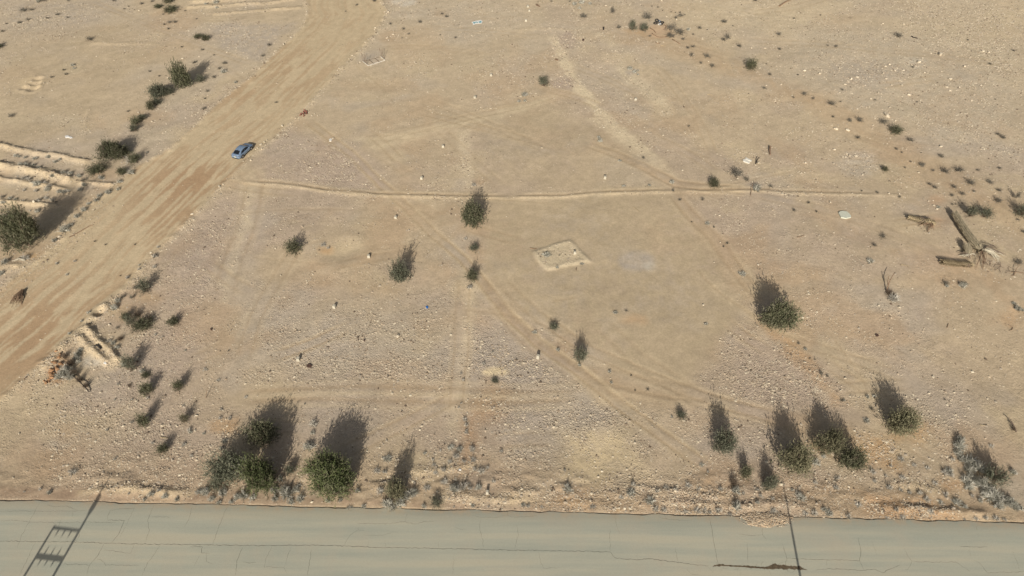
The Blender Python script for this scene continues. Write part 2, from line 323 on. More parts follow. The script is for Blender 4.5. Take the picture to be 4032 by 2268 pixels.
ROADRED = (.375, .255, .160)
def terrain(X, Y, want_color=False):
    X = np.atleast_1d(np.asarray(X, float)); Y = np.atleast_1d(np.asarray(Y, float))
    z = (fbm(X, Y, 26, 3, 3) - .5) * 0.5 + (fbm(X, Y, 5, 9, 3) - .5) * 0.14
    ed = EDGE(X)
    inner = sm(Y - ed, .3, 5)
    z = z * (0.15 + 0.85 * inner)
    drm = polymask(X, Y, dirt_poly, .6, .35)
    if want_color:
        w = X + 9 * (fbm(X, Y, 20, 31, 3) - .5); v = Y + 9 * (fbm(X, Y, 20, 41, 3) - .5)
        n1 = fbm(w, v, 17, 51, 5); n2 = fbm(w, v, 7, 61, 5); n3 = fbm(X, Y, 2.2, 71, 4)
        col = np.zeros(X.shape + (3,)); col[:] = (.475, .392, .288)
        def mixc(c, a):
            nonlocal col
            a = np.clip(a, 0, 1)[..., None]; col = col * (1 - a) + np.array(c) * a
        mixc(PNK, sm(n1, .46, .68) * .6)
        mixc((.53, .445, .315), sm(n2, .52, .72) * .6)
        mixc(GRY, sm(fbm(w, v, 11, 91, 4), .5, .7) * .45)
        mixc((.46, .345, .235), sm(fbm(w, v, 9, 101, 5), .54, .74) * .55)
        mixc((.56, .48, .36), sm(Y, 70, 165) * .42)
        stony = np.clip(.28 + .9 * (n1 - .5) + .9 * (n3 - .5) + .5 * (n2 - .5) + .26 * (1 - sm(Y, 40, 85)), 0.05, 1)
        for pl, c, a, soft, st, jig in PAT:
            m = near(X, Y, pl, soft + jig + 1)
            if not m.any(): continue
            k = polymask(X[m], Y[m], pl, soft, jig)
            kk = np.clip(k * a * (.20 + 1.6 * fbm(X[m], Y[m], 1.1, 5, 4)), 0, 1)[..., None]
            col[m] = col[m] * (1 - kk) + np.array(c) * kk
            stony[m] = stony[m] + st * k
    for i, (pl, h, w, b) in enumerate(RID):
        m = near(X, Y, pl, 4 * w + 1)
        if not m.any(): continue
        x = X[m]; y = Y[m]
        dd, sd, al = segdist(x + (fbm(x, y, 1.7, 200 + i, 2) - .5) * w * .9, y + (fbm(x, y, 1.3, 230 + i, 2) - .5) * w * .8, pl)
        L = np.hypot(*(np.diff(pl, axis=0).T)).sum()
        end = sm(al, -0.01, 1.0) * sm(L - al, -0.01, 1.0)
        lump = np.clip(.55 + .85 * fbm(x, y, 1.6, 260 + i, 3), .2, 1.5)
        rough = (fbm(x, y, .6, 320 + i, 3) - .5)
        z[m] += (h * .80 * np.exp(-(dd / (w * .8)) ** 1.5) * (lump + .5 * rough) + .10 * rough * np.exp(-(dd / (w * 1.8)) ** 2) * min(1, h * 2.5)) * np.maximum(end, .25 if h < .3 else .0)
        if want_color:
            k = np.clip(np.exp(-(dd / (w * 1.25)) ** 2) * b * (.05 + 1.5 * fbm(x, y, .9, 290 + i, 4)), 0, 1)[..., None]
            col[m] = col[m] * (1 - k) + np.array((.575, .475, .335)) * k
            stony[m] += .25 * np.exp(-(dd / (w * 1.3)) ** 2)
    m = near(X, Y, PADP, 2)
    if m.any():
        x = X[m]; y = Y[m]; ring = np.vstack([PADP, PADP[:1]])
        dd, _, _ = segdist(x, y, ring); sd = np.where(inpoly(x, y, PADP), dd, -dd) + (fbm(x, y, .9, 820, 3) - .5) * .45
        z[m] += sm(sd, -.1, .35) * .13 + .06 * np.exp(-((sd - .55) / .4) ** 2) * (.3 + 1.2 * fbm(x, y, .8, 830, 2))
        if want_color:
            k = np.clip(sm(sd, -.1, .3) * (.35 + .65 * np.exp(-((sd - .3) / .75) ** 2)), 0, 1)[..., None] * .85
            col[m] = col[m] * (1 - k) + np.array((.56, .485, .36)) * k; stony[m] += sm(sd, 0, .4) * .9
    for (c, dp, r) in PIT:
        gx, gy = G(*c)
        dd = np.hypot(X - gx, Y - gy)
        z -= dp * np.exp(-(dd / r) ** 2) - .35 * dp * np.exp(-((dd - 1.7 * r) / (.5 * r)) ** 2)
    for i, (pl, w, dp, sep, tint) in enumerate(TRK_AND_SHADE):
        m = near(X, Y, pl, 4)
        if not m.any(): continue
        x = X[m]; y = Y[m]
        dd, sd, al = segdist(x + (fbm(x, y, 6, 400 + i, 2) - .5) * .7, y, pl)
        fade = .45 + .9 * fbm(x, y, 7, 410 + i, 2)
        if want_color:
            L = np.hypot(*(np.diff(pl, axis=0).T)).sum()
            fade = fade * sm(al, 0, 4) * sm(L - al, 0, 4)
        q = np.exp(-((dd - sep) / max(w, .2)) ** 2) if sep else np.exp(-(dd / w) ** 2)
        z[m] -= .6 * dp * q * fade
        z[m] += dp * .35 * np.exp(-((dd - sep - 2.0 * w) / max(w, .2)) ** 2) * fade
        if want_color:
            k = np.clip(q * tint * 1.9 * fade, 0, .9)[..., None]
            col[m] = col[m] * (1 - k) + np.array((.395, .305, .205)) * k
            k2 = np.clip(np.exp(-((dd - sep - 2.2 * w) / max(w, .22)) ** 2) * tint * 1.3 * fade, 0, .85)[..., None]
            col[m] = col[m] * (1 - k2) + np.array((.58, .485, .345)) * k2
            stony[m] -= .3 * np.exp(-(dd / (sep + w * 2.5)) ** 4)
    # graded dirt road with its stone banks
    z = z * (1 - .8 * drm)
    for pl, wd, hh, sg in ((dirt_R, .75, .22, -1), (dirt_L, .6, .18, 1)):
        m = near(X, Y, pl, 5)
        if not m.any(): continue
        x = X[m]; y = Y[m]
        dd, sd, al = segdist(x, y, pl)
        lump = np.clip(fbm(x, y, 1.4, 500, 3) * 1.7 - .15, 0, 1.3)
        z[m] += hh * np.exp(-(dd / wd) ** 2) * lump
        if want_color:
            k = np.clip(np.exp(-(dd / (wd * 1.3)) ** 2) * (.3 + .7 * lump), 0, 1)[..., None] * .7
            col[m] = col[m] * (1 - k) + np.array((.58, .49, .355)) * k
            stony[m] += 1.0 * np.exp(-(dd / (wd * 1.15)) ** 2) * (.4 + .6 * lump)
    if want_color:
        m = drm > 0
        x = X[m]; y = Y[m]; k = drm[m][..., None]
        dd, sd, al = segdist(x, y, dirt_R)
        # stretched stains that run with the traffic
        u = al; v = dd
        st1 = fbm(v + .8 * fbm(u, v, 9, 600, 2), u / 6.0, .62, 610, 3)
        st2 = fbm(v, u / 3.5, 1.5, 620, 4)
        st0 = fbm(v, u / 45, .55, 640, 2)
        zone = np.zeros(x.shape)
        for cc, a, rx in [(D(470, 460), 1, 11), (D(440, 540), .8, 9), (D(720, 170), .5, 13), (D(740, 220), .45, 9), (D(560, 330), .35, 14), (D(90, 850), .9, 13),
                          (D(160, 780), .7, 11), (D(250, 690), .35, 11), (D(20, 880), .8, 10), (D(820, 60), .25, 12), (D(360, 620), .35, 9), (D(600, 240), .6, 7)]:
            g = G(*cc); zone = np.maximum(zone, a * np.exp(-((x - g[0]) ** 2 + (y - g[1]) ** 2) / rx ** 2))
        rc = np.zeros(x.shape + (3,)); rc[:] = (.530, .440, .310)
        rc *= (.86 + .16 * fbm(v, u / 10, .9, 630, 4) + .12 * st0)[..., None]
        ks = np.clip(sm(.36 * st0 + .34 * st1 + .30 * st2 + .11 * zone, .50, .61) * (.20 + .75 * zone), 0, 1)[..., None] * .9
        rc = rc * (1 - ks) + np.array(ROADRED) * ks
        col[m] = col[m] * (1 - k) + rc * k
        stony[m] = stony[m] * (1 - .93 * drm[m])
        dL, _, _ = segdist(X, Y, dirt_L)
        edge_l = np.exp(-(dL / 3.5) ** 2) * (Y < 92)
        stony = np.maximum(stony, edge_l * .55)
    vg = np.exp(-((Y - ed - 2.6) / 2.6) ** 2) * sm(Y - ed, .15, .9)
    z = z + vg * (.30 * np.clip(fbm(X, Y * 2.2, 2.6, 850, 4) - .42, 0, 1) * 2 + .10 * (fbm(X, Y, .75, 860, 2) - .5)) * sm(fbm(X, Y, 14, 870, 2), .3, .6)
    # shoulder falls away to nothing under the asphalt
    below = sm(ed - Y, -.05, .35)
    z = z * (1 - below) - .35 * below
    z = np.where(Y < ed - 14, (fbm(X, Y, 9, 8, 2) - .5) * .2 - .02, z)
    if want_color:
        stx = fbm(X + .35 * Y, (Y - .35 * X) * 3.2, 5, 880, 4) + fbm((X - .8 * Y) * 2.6, Y + .8 * X, 6, 890, 4)
        col = col * (1 + .16 * (stx - 1.0) * (1 - .7 * drm))[..., None]
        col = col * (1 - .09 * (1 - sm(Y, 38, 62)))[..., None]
        col = col * np.array((.935, .915, .868))
        return z, col, np.clip(stony, 0, 1.4)
    return z
def gz(x, y): return float(terrain([x], [y])[0])

# ------------------------------------------------------------------ materials
def mat(name, rgb=(.5, .5, .5), rough=.9, metal=0., var=0., nscale=6., attr=None, objvar=0., bump=0., bscale=20., transl=0., spec=.3):
    m = bpy.data.materials.new(name); m.use_nodes = True
    nt = m.node_tree; N = nt.nodes; L = nt.links
    b = N['Principled BSDF']
    b.inputs['Roughness'].default_value = rough; b.inputs['Metallic'].default_value = metal
    b.inputs['Specular IOR Level'].default_value = spec
    if attr:
        a = N.new('ShaderNodeAttribute'); a.attribute_name = attr; src = a.outputs['Color']
    else:
        a = N.new('ShaderNodeRGB'); a.outputs[0].default_value = (*rgb, 1); src = a.outputs[0]
    tc = N.new('ShaderNodeTexCoord')
    if var:
        n = N.new('ShaderNodeTexNoise'); n.inputs['Scale'].default_value = nscale; n.inputs['Detail'].default_value = 5
        L.new(tc.outputs['Object'], n.inputs['Vector'])
        mr = N.new('ShaderNodeMapRange'); mr.inputs['From Min'].default_value = .3; mr.inputs['From Max'].default_value = .7
        mr.inputs['To Min'].default_value = 1 - var; mr.inputs['To Max'].default_value = 1 + var
        L.new(n.outputs['Fac'], mr.inputs['Value'])
        mu = N.new('ShaderNodeVectorMath'); mu.operation = 'SCALE'
        L.new(src, mu.inputs[0]); L.new(mr.outputs[0], mu.inputs['Scale']); src = mu.outputs[0]
    if objvar:
        oi = N.new('ShaderNodeObjectInfo')
        mr = N.new('ShaderNodeMapRange'); mr.inputs['To Min'].default_value = 1 - objvar; mr.inputs['To Max'].default_value = 1 + objvar
        L.new(oi.outputs['Random'], mr.inputs['Value'])
        mu = N.new('ShaderNodeVectorMath'); mu.operation = 'SCALE'
        L.new(src, mu.inputs[0]); L.new(mr.outputs[0], mu.inputs['Scale']); src = mu.outputs[0]
    L.new(src, b.inputs['Base Color'])
    if bump:
        n = N.new('ShaderNodeTexNoise'); n.inputs['Scale'].default_value = bscale; n.inputs['Detail'].default_value = 4
        L.new(tc.outputs['Object'], n.inputs['Vector'])
        bp = N.new('ShaderNodeBump'); bp.inputs['Strength'].default_value = bump; bp.inputs['Distance'].default_value = .03
        L.new(n.outputs['Fac'], bp.inputs['Height']); L.new(bp.outputs[0], b.inputs['Normal'])
    if transl:
        out = N['Material Output']
        t = N.new('ShaderNodeBsdfTranslucent'); L.new(src, t.inputs['Color'])
        mx = N.new('ShaderNodeMixShader'); mx.inputs[0].default_value = transl
        L.new(b.outputs[0], mx.inputs[1]); L.new(t.outputs[0], mx.inputs[2]); L.new(mx.outputs[0], out.inputs['Surface'])
    return m

def soil_material():
    m = bpy.data.materials.new('desert_soil'); m.use_nodes = True
    nt = m.node_tree; N = nt.nodes; L = nt.links
    b = N['Principled BSDF']; b.inputs['Roughness'].default_value = 1; b.inputs['Specular IOR Level'].default_value = .1
    col = N.new('ShaderNodeAttribute'); col.attribute_name = 'soil'
    st = N.new('ShaderNodeAttribute'); st.attribute_name = 'stony'
    geo = N.new('ShaderNodeNewGeometry')
    def noise(s, det, rough=.6, src=geo.outputs['Position']):
        n = N.new('ShaderNodeTexNoise'); n.inputs['Scale'].default_value = s; n.inputs['Detail'].default_value = det
        n.inputs['Roughness'].default_value = rough; L.new(src, n.inputs['Vector']); return n.outputs['Fac']
    def mr(v, a, b_, c, d_):
        n = N.new('ShaderNodeMapRange'); n.inputs['From Min'].default_value = a; n.inputs['From Max'].default_value = b_
        n.inputs['To Min'].default_value = c; n.inputs['To Max'].default_value = d_; L.new(v, n.inputs['Value']); return n.outputs[0]
    def mul(a, c):
        n = N.new('ShaderNodeMath'); n.operation = 'MULTIPLY'; L.new(a, n.inputs[0])
        if isinstance(c, float): n.inputs[1].default_value = c
        else: L.new(c, n.inputs[1])
        return n.outputs[0]
    def scale(v, f):
        n = N.new('ShaderNodeVectorMath'); n.operation = 'SCALE'; L.new(v, n.inputs[0]); L.new(f, n.inputs['Scale']); return n.outputs[0]
    c = scale(col.outputs['Color'], mr(noise(.7, 9, .72), .3, .7, .87, 1.13))
    fine = noise(3.2, 5, .75)
    c = scale(c, mr(fine, .3, .7, .86, 1.14))
    c = scale(c, mr(noise(7.5, 3, .8), .3, .7, .92, 1.08))
    # pale grit where the ground is stony
    vo = N.new('ShaderNodeTexVoronoi'); vo.inputs['Scale'].default_value = 4.5; L.new(geo.outputs['Position'], vo.inputs['Vector'])
    chip = N.new('ShaderNodeMath'); chip.operation = 'LESS_THAN'; L.new(vo.outputs['Distance'], chip.inputs[0]); chip.inputs[1].default_value = .30
    sel = N.new('ShaderNodeSeparateColor'); L.new(vo.outputs['Color'], sel.inputs[0])
    pick = N.new('ShaderNodeMath'); pick.operation = 'LESS_THAN'; L.new(sel.outputs[0], pick.inputs[0]); L.new(mul(st.outputs['Fac'], .55), pick.inputs[1])
    k = mul(mul(chip.outputs[0], pick.outputs[0]), .65)
    mx = N.new('ShaderNodeMix'); mx.data_type = 'RGBA'; L.new(k, mx.inputs['Factor']); L.new(c, mx.inputs['A'])
    ramp = N.new('ShaderNodeMix'); ramp.data_type = 'RGBA'; L.new(sel.outputs[1], ramp.inputs['Factor'])
    ramp.inputs['A'].default_value = (.20, .155, .11, 1); ramp.inputs['B'].default_value = (.56, .49, .38, 1)
    L.new(ramp.outputs['Result'], mx.inputs['B'])
    L.new(mx.outputs['Result'], b.inputs['Base Color'])
    # relief: fine everywhere, coarser where stony
    h1 = mul(noise(5.0, 6, .7), 1.0)
    h2 = mul(mr(vo.outputs['Distance'], .0, .45, 1., 0.), st.outputs['Fac'])
    add = N.new('ShaderNodeMath'); add.operation = 'ADD'; h3 = mul(noise(1.6, 5, .65), 1.4)
    ad2 = N.new('ShaderNodeMath'); ad2.operation = 'ADD'; L.new(mul(h1, .55), ad2.inputs[0]); L.new(h3, ad2.inputs[1])
    L.new(ad2.outputs[0], add.inputs[0]); L.new(mul(h2, .55), add.inputs[1])
    st2 = N.new('ShaderNodeMath'); st2.operation = 'MULTIPLY_ADD'; L.new(st.outputs['Fac'], st2.inputs[0]); st2.inputs[1].default_value = .85; st2.inputs[2].default_value = .22
    bp = N.new('ShaderNodeBump'); bp.inputs['Distance'].default_value = .10
    L.new(st2.outputs[0], bp.inputs['Strength']); L.new(add.outputs[0], bp.inputs['Height']); L.new(bp.outputs[0], b.inputs['Normal'])
    return m

def asphalt_material():
    m = bpy.data.materials.new('asphalt'); m.use_nodes = True
    nt = m.node_tree; N = nt.nodes; L = nt.links
    b = N['Principled BSDF']; b.inputs['Roughness'].default_value = .85; b.inputs['Specular IOR Level'].default_value = .25
    geo = N.new('ShaderNodeNewGeometry')
    mp = N.new('ShaderNodeMapping'); mp.inputs['Rotation'].default_value = (0, 0, R(1.34)); mp.inputs['Scale'].default_value = (.045, .75, 1)
    L.new(geo.outputs['Position'], mp.inputs['Vector'])
    def noise(s, det, src, rough=.6):
        n = N.new('ShaderNodeTexNoise'); n.inputs['Scale'].default_value = s; n.inputs['Detail'].default_value = det
        n.inputs['Roughness'].default_value = rough; L.new(src, n.inputs['Vector']); return n.outputs['Fac']
    def mixc(f, a, c, lo=.35, hi=.65):
        r = N.new('ShaderNodeMapRange'); r.inputs['From Min'].default_value = lo; r.inputs['From Max'].default_value = hi; L.new(f, r.inputs['Value'])
        x = N.new('ShaderNodeMix'); x.data_type = 'RGBA'; L.new(r.outputs[0], x.inputs['Factor'])
        for s, v in (('A', a), ('B', c)):
            if isinstance(v, tuple): x.inputs[s].default_value = (*v, 1)
            else: L.new(v, x.inputs[s])
        return x.outputs['Result']
    c = mixc(noise(1.0, 6, mp.outputs[0], .62), (.318, .328, .272), (.395, .383, .305))
    c = mixc(noise(.16, 5, geo.outputs['Position']), c, (.385, .350, .275), .50, .80)
    sx = N.new('ShaderNodeSeparateXYZ'); L.new(geo.outputs['Position'], sx.inputs[0])
    dd = N.new('ShaderNodeMath'); dd.operation = 'MULTIPLY_ADD'; L.new(sx.outputs[0], dd.inputs[0]); dd.inputs[1].default_value = .02343; L.new(sx.outputs[1], dd.inputs[2])
    fr = N.new('ShaderNodeMapRange'); fr.inputs['From Min'].default_value = 34.9; fr.inputs['From Max'].default_value = 36.0; L.new(dd.outputs[0], fr.inputs['Value'])
    fn = N.new('ShaderNodeMapRange'); fn.inputs['From Min'].default_value = .38; fn.inputs['From Max'].default_value = .62; L.new(noise(.8, 6, geo.outputs['Position'], .7), fn.inputs['Value'])
    fm = N.new('ShaderNodeMath'); fm.operation = 'MULTIPLY'; L.new(fr.outputs[0], fm.inputs[0]); L.new(fn.outputs[0], fm.inputs[1])
    c = mixc(fm.outputs[0], c, (.42, .345, .245), .05, .75)
    c = mixc(noise(1.0, 3, mp.outputs[0], .5), c, (.40, .375, .29), .52, .74)
    sp = noise(14, 3, geo.outputs['Position'], .8)
    r = N.new('ShaderNodeMapRange'); r.inputs['From Min'].default_value = .3; r.inputs['From Max'].default_value = .7
    r.inputs['To Min'].default_value = .90; r.inputs['To Max'].default_value = 1.10; L.new(sp, r.inputs['Value'])
    s = N.new('ShaderNodeVectorMath'); s.operation = 'SCALE'; L.new(c, s.inputs[0]); L.new(r.outputs[0], s.inputs['Scale'])
    L.new(s.outputs[0], b.inputs['Base Color'])
    bp = N.new('ShaderNodeBump'); bp.inputs['Strength'].default_value = .25; bp.inputs['Distance'].default_value = .02
    L.new(noise(9, 5, geo.outputs['Position'], .8), bp.inputs['Height']); L.new(bp.outputs[0], b.inputs['Normal'])
    return m

M = dict(
    soil=soil_material(), asphalt=asphalt_material(),
    stone=mat('gravel', attr='tone', rough=1, spec=.1),
    rock=mat('pale_limestone', (.53, .465, .36), 1, var=.15, nscale=5, objvar=.16, bump=.5, bscale=7),
    darkrock=mat('dark_stone', (.14, .105, .08), .9, var=.2, bump=.4),
    concrete=mat('concrete', (.43, .40, .325), .9, var=.12, nscale=8, objvar=.08),
    leaf=mat('leaf', attr='tone', rough=.75, objvar=.18, transl=.22, spec=.2),
    twig=mat('twig', attr='tone', rough=1, objvar=.15, spec=.1),
    bark=mat('bark', (.17, .13, .10), 1, var=.25, nscale=9),
    crack=mat('crack_fill', (.085, .08, .065), 1),
    crackb=mat('dirt_in_crack', (.105, .08, .052), 1, var=.4, nscale=4),
    paint=mat('silver_paint', (.19, .27, .39), .32, .25, spec=.6),
    roofp=mat('glass_dark', (.012, .014, .018), .12, spec=.6),
    tyre=mat('rubber', (.03, .028, .026), .9, var=.2),
    rim=mat('rim_metal', (.42, .42, .42), .35, .8),
    lamp=mat('lamp_glass', (.05, .012, .012), .3),
    plate=mat('number_plate', (.62, .60, .42), .5),
    whitem=mat('weathered_white_paint', (.66, .64, .58), .6, var=.06),
    steel=mat('rusty_steel', (.17, .125, .09), .8, var=.3),
    teal=mat('teal_print', (.035, .28, .33), .5, var=.3, nscale=3),
    disc=mat('worn_slab', (.50, .52, .44), .85, var=.08, nscale=4),
    wood=mat('old_wood', (.22, .15, .10), 1, var=.35, nscale=7),
    palewood=mat('dry_palm_wood', (.29, .235, .15), 1, var=.4, nscale=6),
    palmbark=mat('palm_bark', (.25, .215, .15), 1, var=.4, nscale=6),
    frond=mat('dry_frond', (.46, .42, .33), 1, objvar=.3),
    hose=mat('brown_pipe', (.22, .15, .10), .7),
    blue=mat('blue_plastic', (.02, .13, .42), .5),
    brick=mat('red_brick', (.24, .10, .075), 1, objvar=.3),
    rust=mat('rusted_tin', (.085, .052, .04), .8, var=.3),
    black=mat('charred', (.03, .026, .024), 1, var=.3),
    white=mat('white_plastic', (.68, .68, .66), .6),
    polem=mat('grey_pole', (.30, .30, .29), .7),
)

# ------------------------------------------------------------------ mesh helpers
def newmesh(name, V, F, m, tone=None, smooth=False):
    me = bpy.data.meshes.new(name)
    V = np.asarray(V, np.float32); 
    if isinstance(F, np.ndarray):
        n = F.shape[1]; me.vertices.add(len(V)); me.vertices.foreach_set('co', V.ravel())
        me.loops.add(F.size); me.loops.foreach_set('vertex_index', F.astype(np.int32).ravel())
        me.polygons.add(len(F)); me.polygons.foreach_set('loop_start', np.arange(0, F.size, n, dtype=np.int32))
        me.update(calc_edges=True)
    else:
        me.from_pydata([tuple(map(float, v)) for v in V], [], F)
    if tone is not None:
        a = me.color_attributes.new('tone', 'FLOAT_COLOR', 'POINT')
        t = np.ones((len(V), 4), np.float32); t[:, :3] = tone; a.data.foreach_set('color', t.ravel())
    if smooth:
        me.polygons.foreach_set('use_smooth', np.ones(len(me.polygons), bool))
    me.materials.append(m)
    me.update()
    return me
THINGS = []
def link(name, me, loc=(0, 0, 0), rz=0., sc=1., parent=None, rot=None):
    o = bpy.data.objects.new(name, me); C.objects.link(o)
    o.location = loc; o.rotation_euler = rot if rot is not None else (0, 0, rz)
    o.scale = sc if isinstance(sc, (tuple, list)) else (sc, sc, sc)
    if parent is not None: o.parent = parent
    return o
def tag(o, label, cat, group=None, pos=None, auto=False):
    o['label'] = label; o['category'] = cat
    if group: o['group'] = group
    if auto: THINGS.append((o, label, pos))
    return o

class MB:
    def __init__(s): s.v = []; s.f = []
    def add(s, V, F):
        k = len(s.v); s.v += [tuple(v) for v in V]; s.f += [tuple(i + k for i in f) for f in F]
    def box(s, c, sz, M4=None):
        x, y, z = [q / 2 for q in sz]
        V = [Vector((c[0] + a * x, c[1] + b * y, c[2] + d_ * z)) for a in (-1, 1) for b in (-1, 1) for d_ in (-1, 1)]
        if M4 is not None: V = [M4 @ v for v in V]
        s.add(V, [(0, 1, 3, 2), (4, 6, 7, 5), (0, 4, 5, 1), (2, 3, 7, 6), (0, 2, 6, 4), (1, 5, 7, 3)])
    def tube(s, pts, rad, n=5, cap=True):
        pts = [Vector(p) for p in pts]
        if not isinstance(rad, (list, tuple)): rad = [rad] * len(pts)
        V = []; F = []
        for i, p in enumerate(pts):
            t = (pts[min(i + 1, len(pts) - 1)] - pts[max(i - 1, 0)]).normalized()
            u = t.cross(Vector((0, 0, 1)));  u = u.normalized() if u.length > .05 else t.cross(Vector((1, 0, 0))).normalized()
            w = t.cross(u)
            for k in range(n):
                a = 2 * math.pi * k / n
                V.append(p + (u * math.cos(a) + w * math.sin(a)) * rad[i])
        for i in range(len(pts) - 1):
            for k in range(n):
                a = i * n + k; b = i * n + (k + 1) % n
                F.append((a, b, b + n, a + n))
        if cap: F.append(tuple(range(n))[::-1]); F.append(tuple(range(len(V) - n, len(V))))
        s.add(V, F)
    def mesh(s, name, m, smooth=False): return newmesh(name, s.v, s.f, m, smooth=smooth)

# ------------------------------------------------------------------ ground sheet
def axis(segs):
    out = []
    for a, b, st in segs:
        n = max(1, int(round((b - a) / st))); out += list(np.linspace(a, b, n, endpoint=False))
    out.append(segs[-1][1]); return np.array(out)
xs = axis([(-3000, -600, 400), (-600, -220, 60), (-220, -146, 7), (-146, -100, .5), (-100, 62, .27), (62, 146, .5), (146, 220, 7), (220, 600, 60), (600, 3000, 400)])
ys = axis([(-800, -60, 80), (-60, 20, 8), (20, 33, 1.0), (33, 66, .22), (66, 100, .30), (100, 140, .45), (140, 186, .6), (186, 240, 6), (240, 600, 45), (600, 3500, 400)])
GX, GY = np.meshgrid(xs, ys)
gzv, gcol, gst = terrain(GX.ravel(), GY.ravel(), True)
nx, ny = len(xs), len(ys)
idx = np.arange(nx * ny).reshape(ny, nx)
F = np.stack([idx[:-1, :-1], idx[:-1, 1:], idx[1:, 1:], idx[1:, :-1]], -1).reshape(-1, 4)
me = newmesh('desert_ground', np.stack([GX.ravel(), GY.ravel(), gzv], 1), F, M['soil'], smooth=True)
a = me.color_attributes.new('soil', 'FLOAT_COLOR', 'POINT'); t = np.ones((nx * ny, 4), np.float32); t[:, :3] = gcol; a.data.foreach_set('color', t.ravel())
a = me.attributes.new('stony', 'FLOAT', 'POINT'); a.data.foreach_set('value', gst.astype(np.float32))
ground = link('desert_ground', me); ground['kind'] = 'structure'
ZG = gzv.reshape(ny, nx); SG = gst.reshape(ny, nx)
def samp(A, X, Y):
    i = np.clip(np.searchsorted(xs, X) - 1, 0, nx - 2); j = np.clip(np.searchsorted(ys, Y) - 1, 0, ny - 2)
    fx = (X - xs[i]) / (xs[i + 1] - xs[i]); fy = (Y - ys[j]) / (ys[j + 1] - ys[j])
    return (A[j, i] * (1 - fx) + A[j, i + 1] * fx) * (1 - fy) + (A[j + 1, i] * (1 - fx) + A[j + 1, i + 1] * fx) * fy
def at(c, r, x, y, dz=0.):
    g = G(*T(c, r, x, y)); return Vector((g[0], g[1], float(samp(ZG, g[0], g[1])) + dz))
def atP(p, dz=0.):
    g = G(*p); return Vector((g[0], g[1], float(samp(ZG, g[0], g[1])) + dz))
def mpx(c, r, x, y):              # metres per sheet unit
    return px(*T(c, r, x, y)) / 2.5556

# ------------------------------------------------------------------ loose stones over the whole ground (uncountable)
TPL_V = np.array([(1, 0, 0), (-.9, .15, 0), (.1, .95, 0), (-.05, -1, 0), (.1, .1, .8), (0, 0, -.6)])
TPL_F = np.array([(0, 2, 4), (2, 1, 4), (1, 3, 4), (3, 0, 4)])     # undersides are buried
def scatter(n_try, want, seed):
    g = np.random.default_rng(seed)
    Y = ED0 = 33 + (186 - 33) * g.random(n_try) ** 1.25
    half = 22 + Y * .80
    X = (g.random(n_try) * 2 - 1) * half
    s = samp(SG, X, Y)
    keepp = np.clip(s, 0, 1.3) ** 1.25 * np.clip(half / 150, .2, 1)
    clump = fbm(X, Y, 1.1, 900 + seed, 2)
    keepp *= np.clip((clump - .25) * 2.2, .1, 1.4)
    keep = (g.random(n_try) < keepp) & (Y > EDGE(X) + .05)
    X = X[keep][:want]; Y = Y[keep][:want]
    return X, Y, g
X, Y, g = scatter(1500000, 150000, 3)
n = len(X)
print('stones', n)
st = samp(SG, X, Y)
size = np.exp(g.normal(-2.66, .42, n)) * (1 + .30 * np.clip(st, 0, 1)) * (1 + .40 * sm(Y, 60, 150))
size = np.clip(size, .035, .26)
ang = g.random(n) * 6.283
ca, sa = np.cos(ang) * size, np.sin(ang) * size
st1 = .6 + .5 * g.random(n); hz = size * (.5 + .5 * g.random(n))
V = np.repeat(TPL_V[None], n, 0) * (1 + .35 * (g.random((n, 6, 3)) - .5))
vx = V[..., 0] * ca[:, None] - V[..., 1] * st1[:, None] * sa[:, None] + X[:, None]
vy = V[..., 0] * sa[:, None] + V[..., 1] * st1[:, None] * ca[:, None] + Y[:, None]
vz = V[..., 2] * hz[:, None] + (samp(ZG, X, Y) - .01)[:, None]
VV = np.stack([vx, vy, vz], -1).reshape(-1, 3)
FF = (TPL_F[None] + (np.arange(n) * 6)[:, None, None]).reshape(-1, 3)
base = np.array([(.54, .465, .35), (.46, .375, .275), (.39, .335, .265), (.30, .235, .17), (.62, .55, .42), (.15, .115, .085)])
pick = g.choice(6, n, p=[.26, .28, .21, .13, .05, .07])
tone = np.repeat(base[pick] * (1 + .2 * (g.random((n, 1)) - .5)), 6, 0)
o = link('loose_stones', newmesh('loose_stones', VV, FF, M['stone'], tone)); o['kind'] = 'stuff'
o['label'] = 'loose pale pebbles and stones scattered over the desert ground'; o['category'] = 'stones'

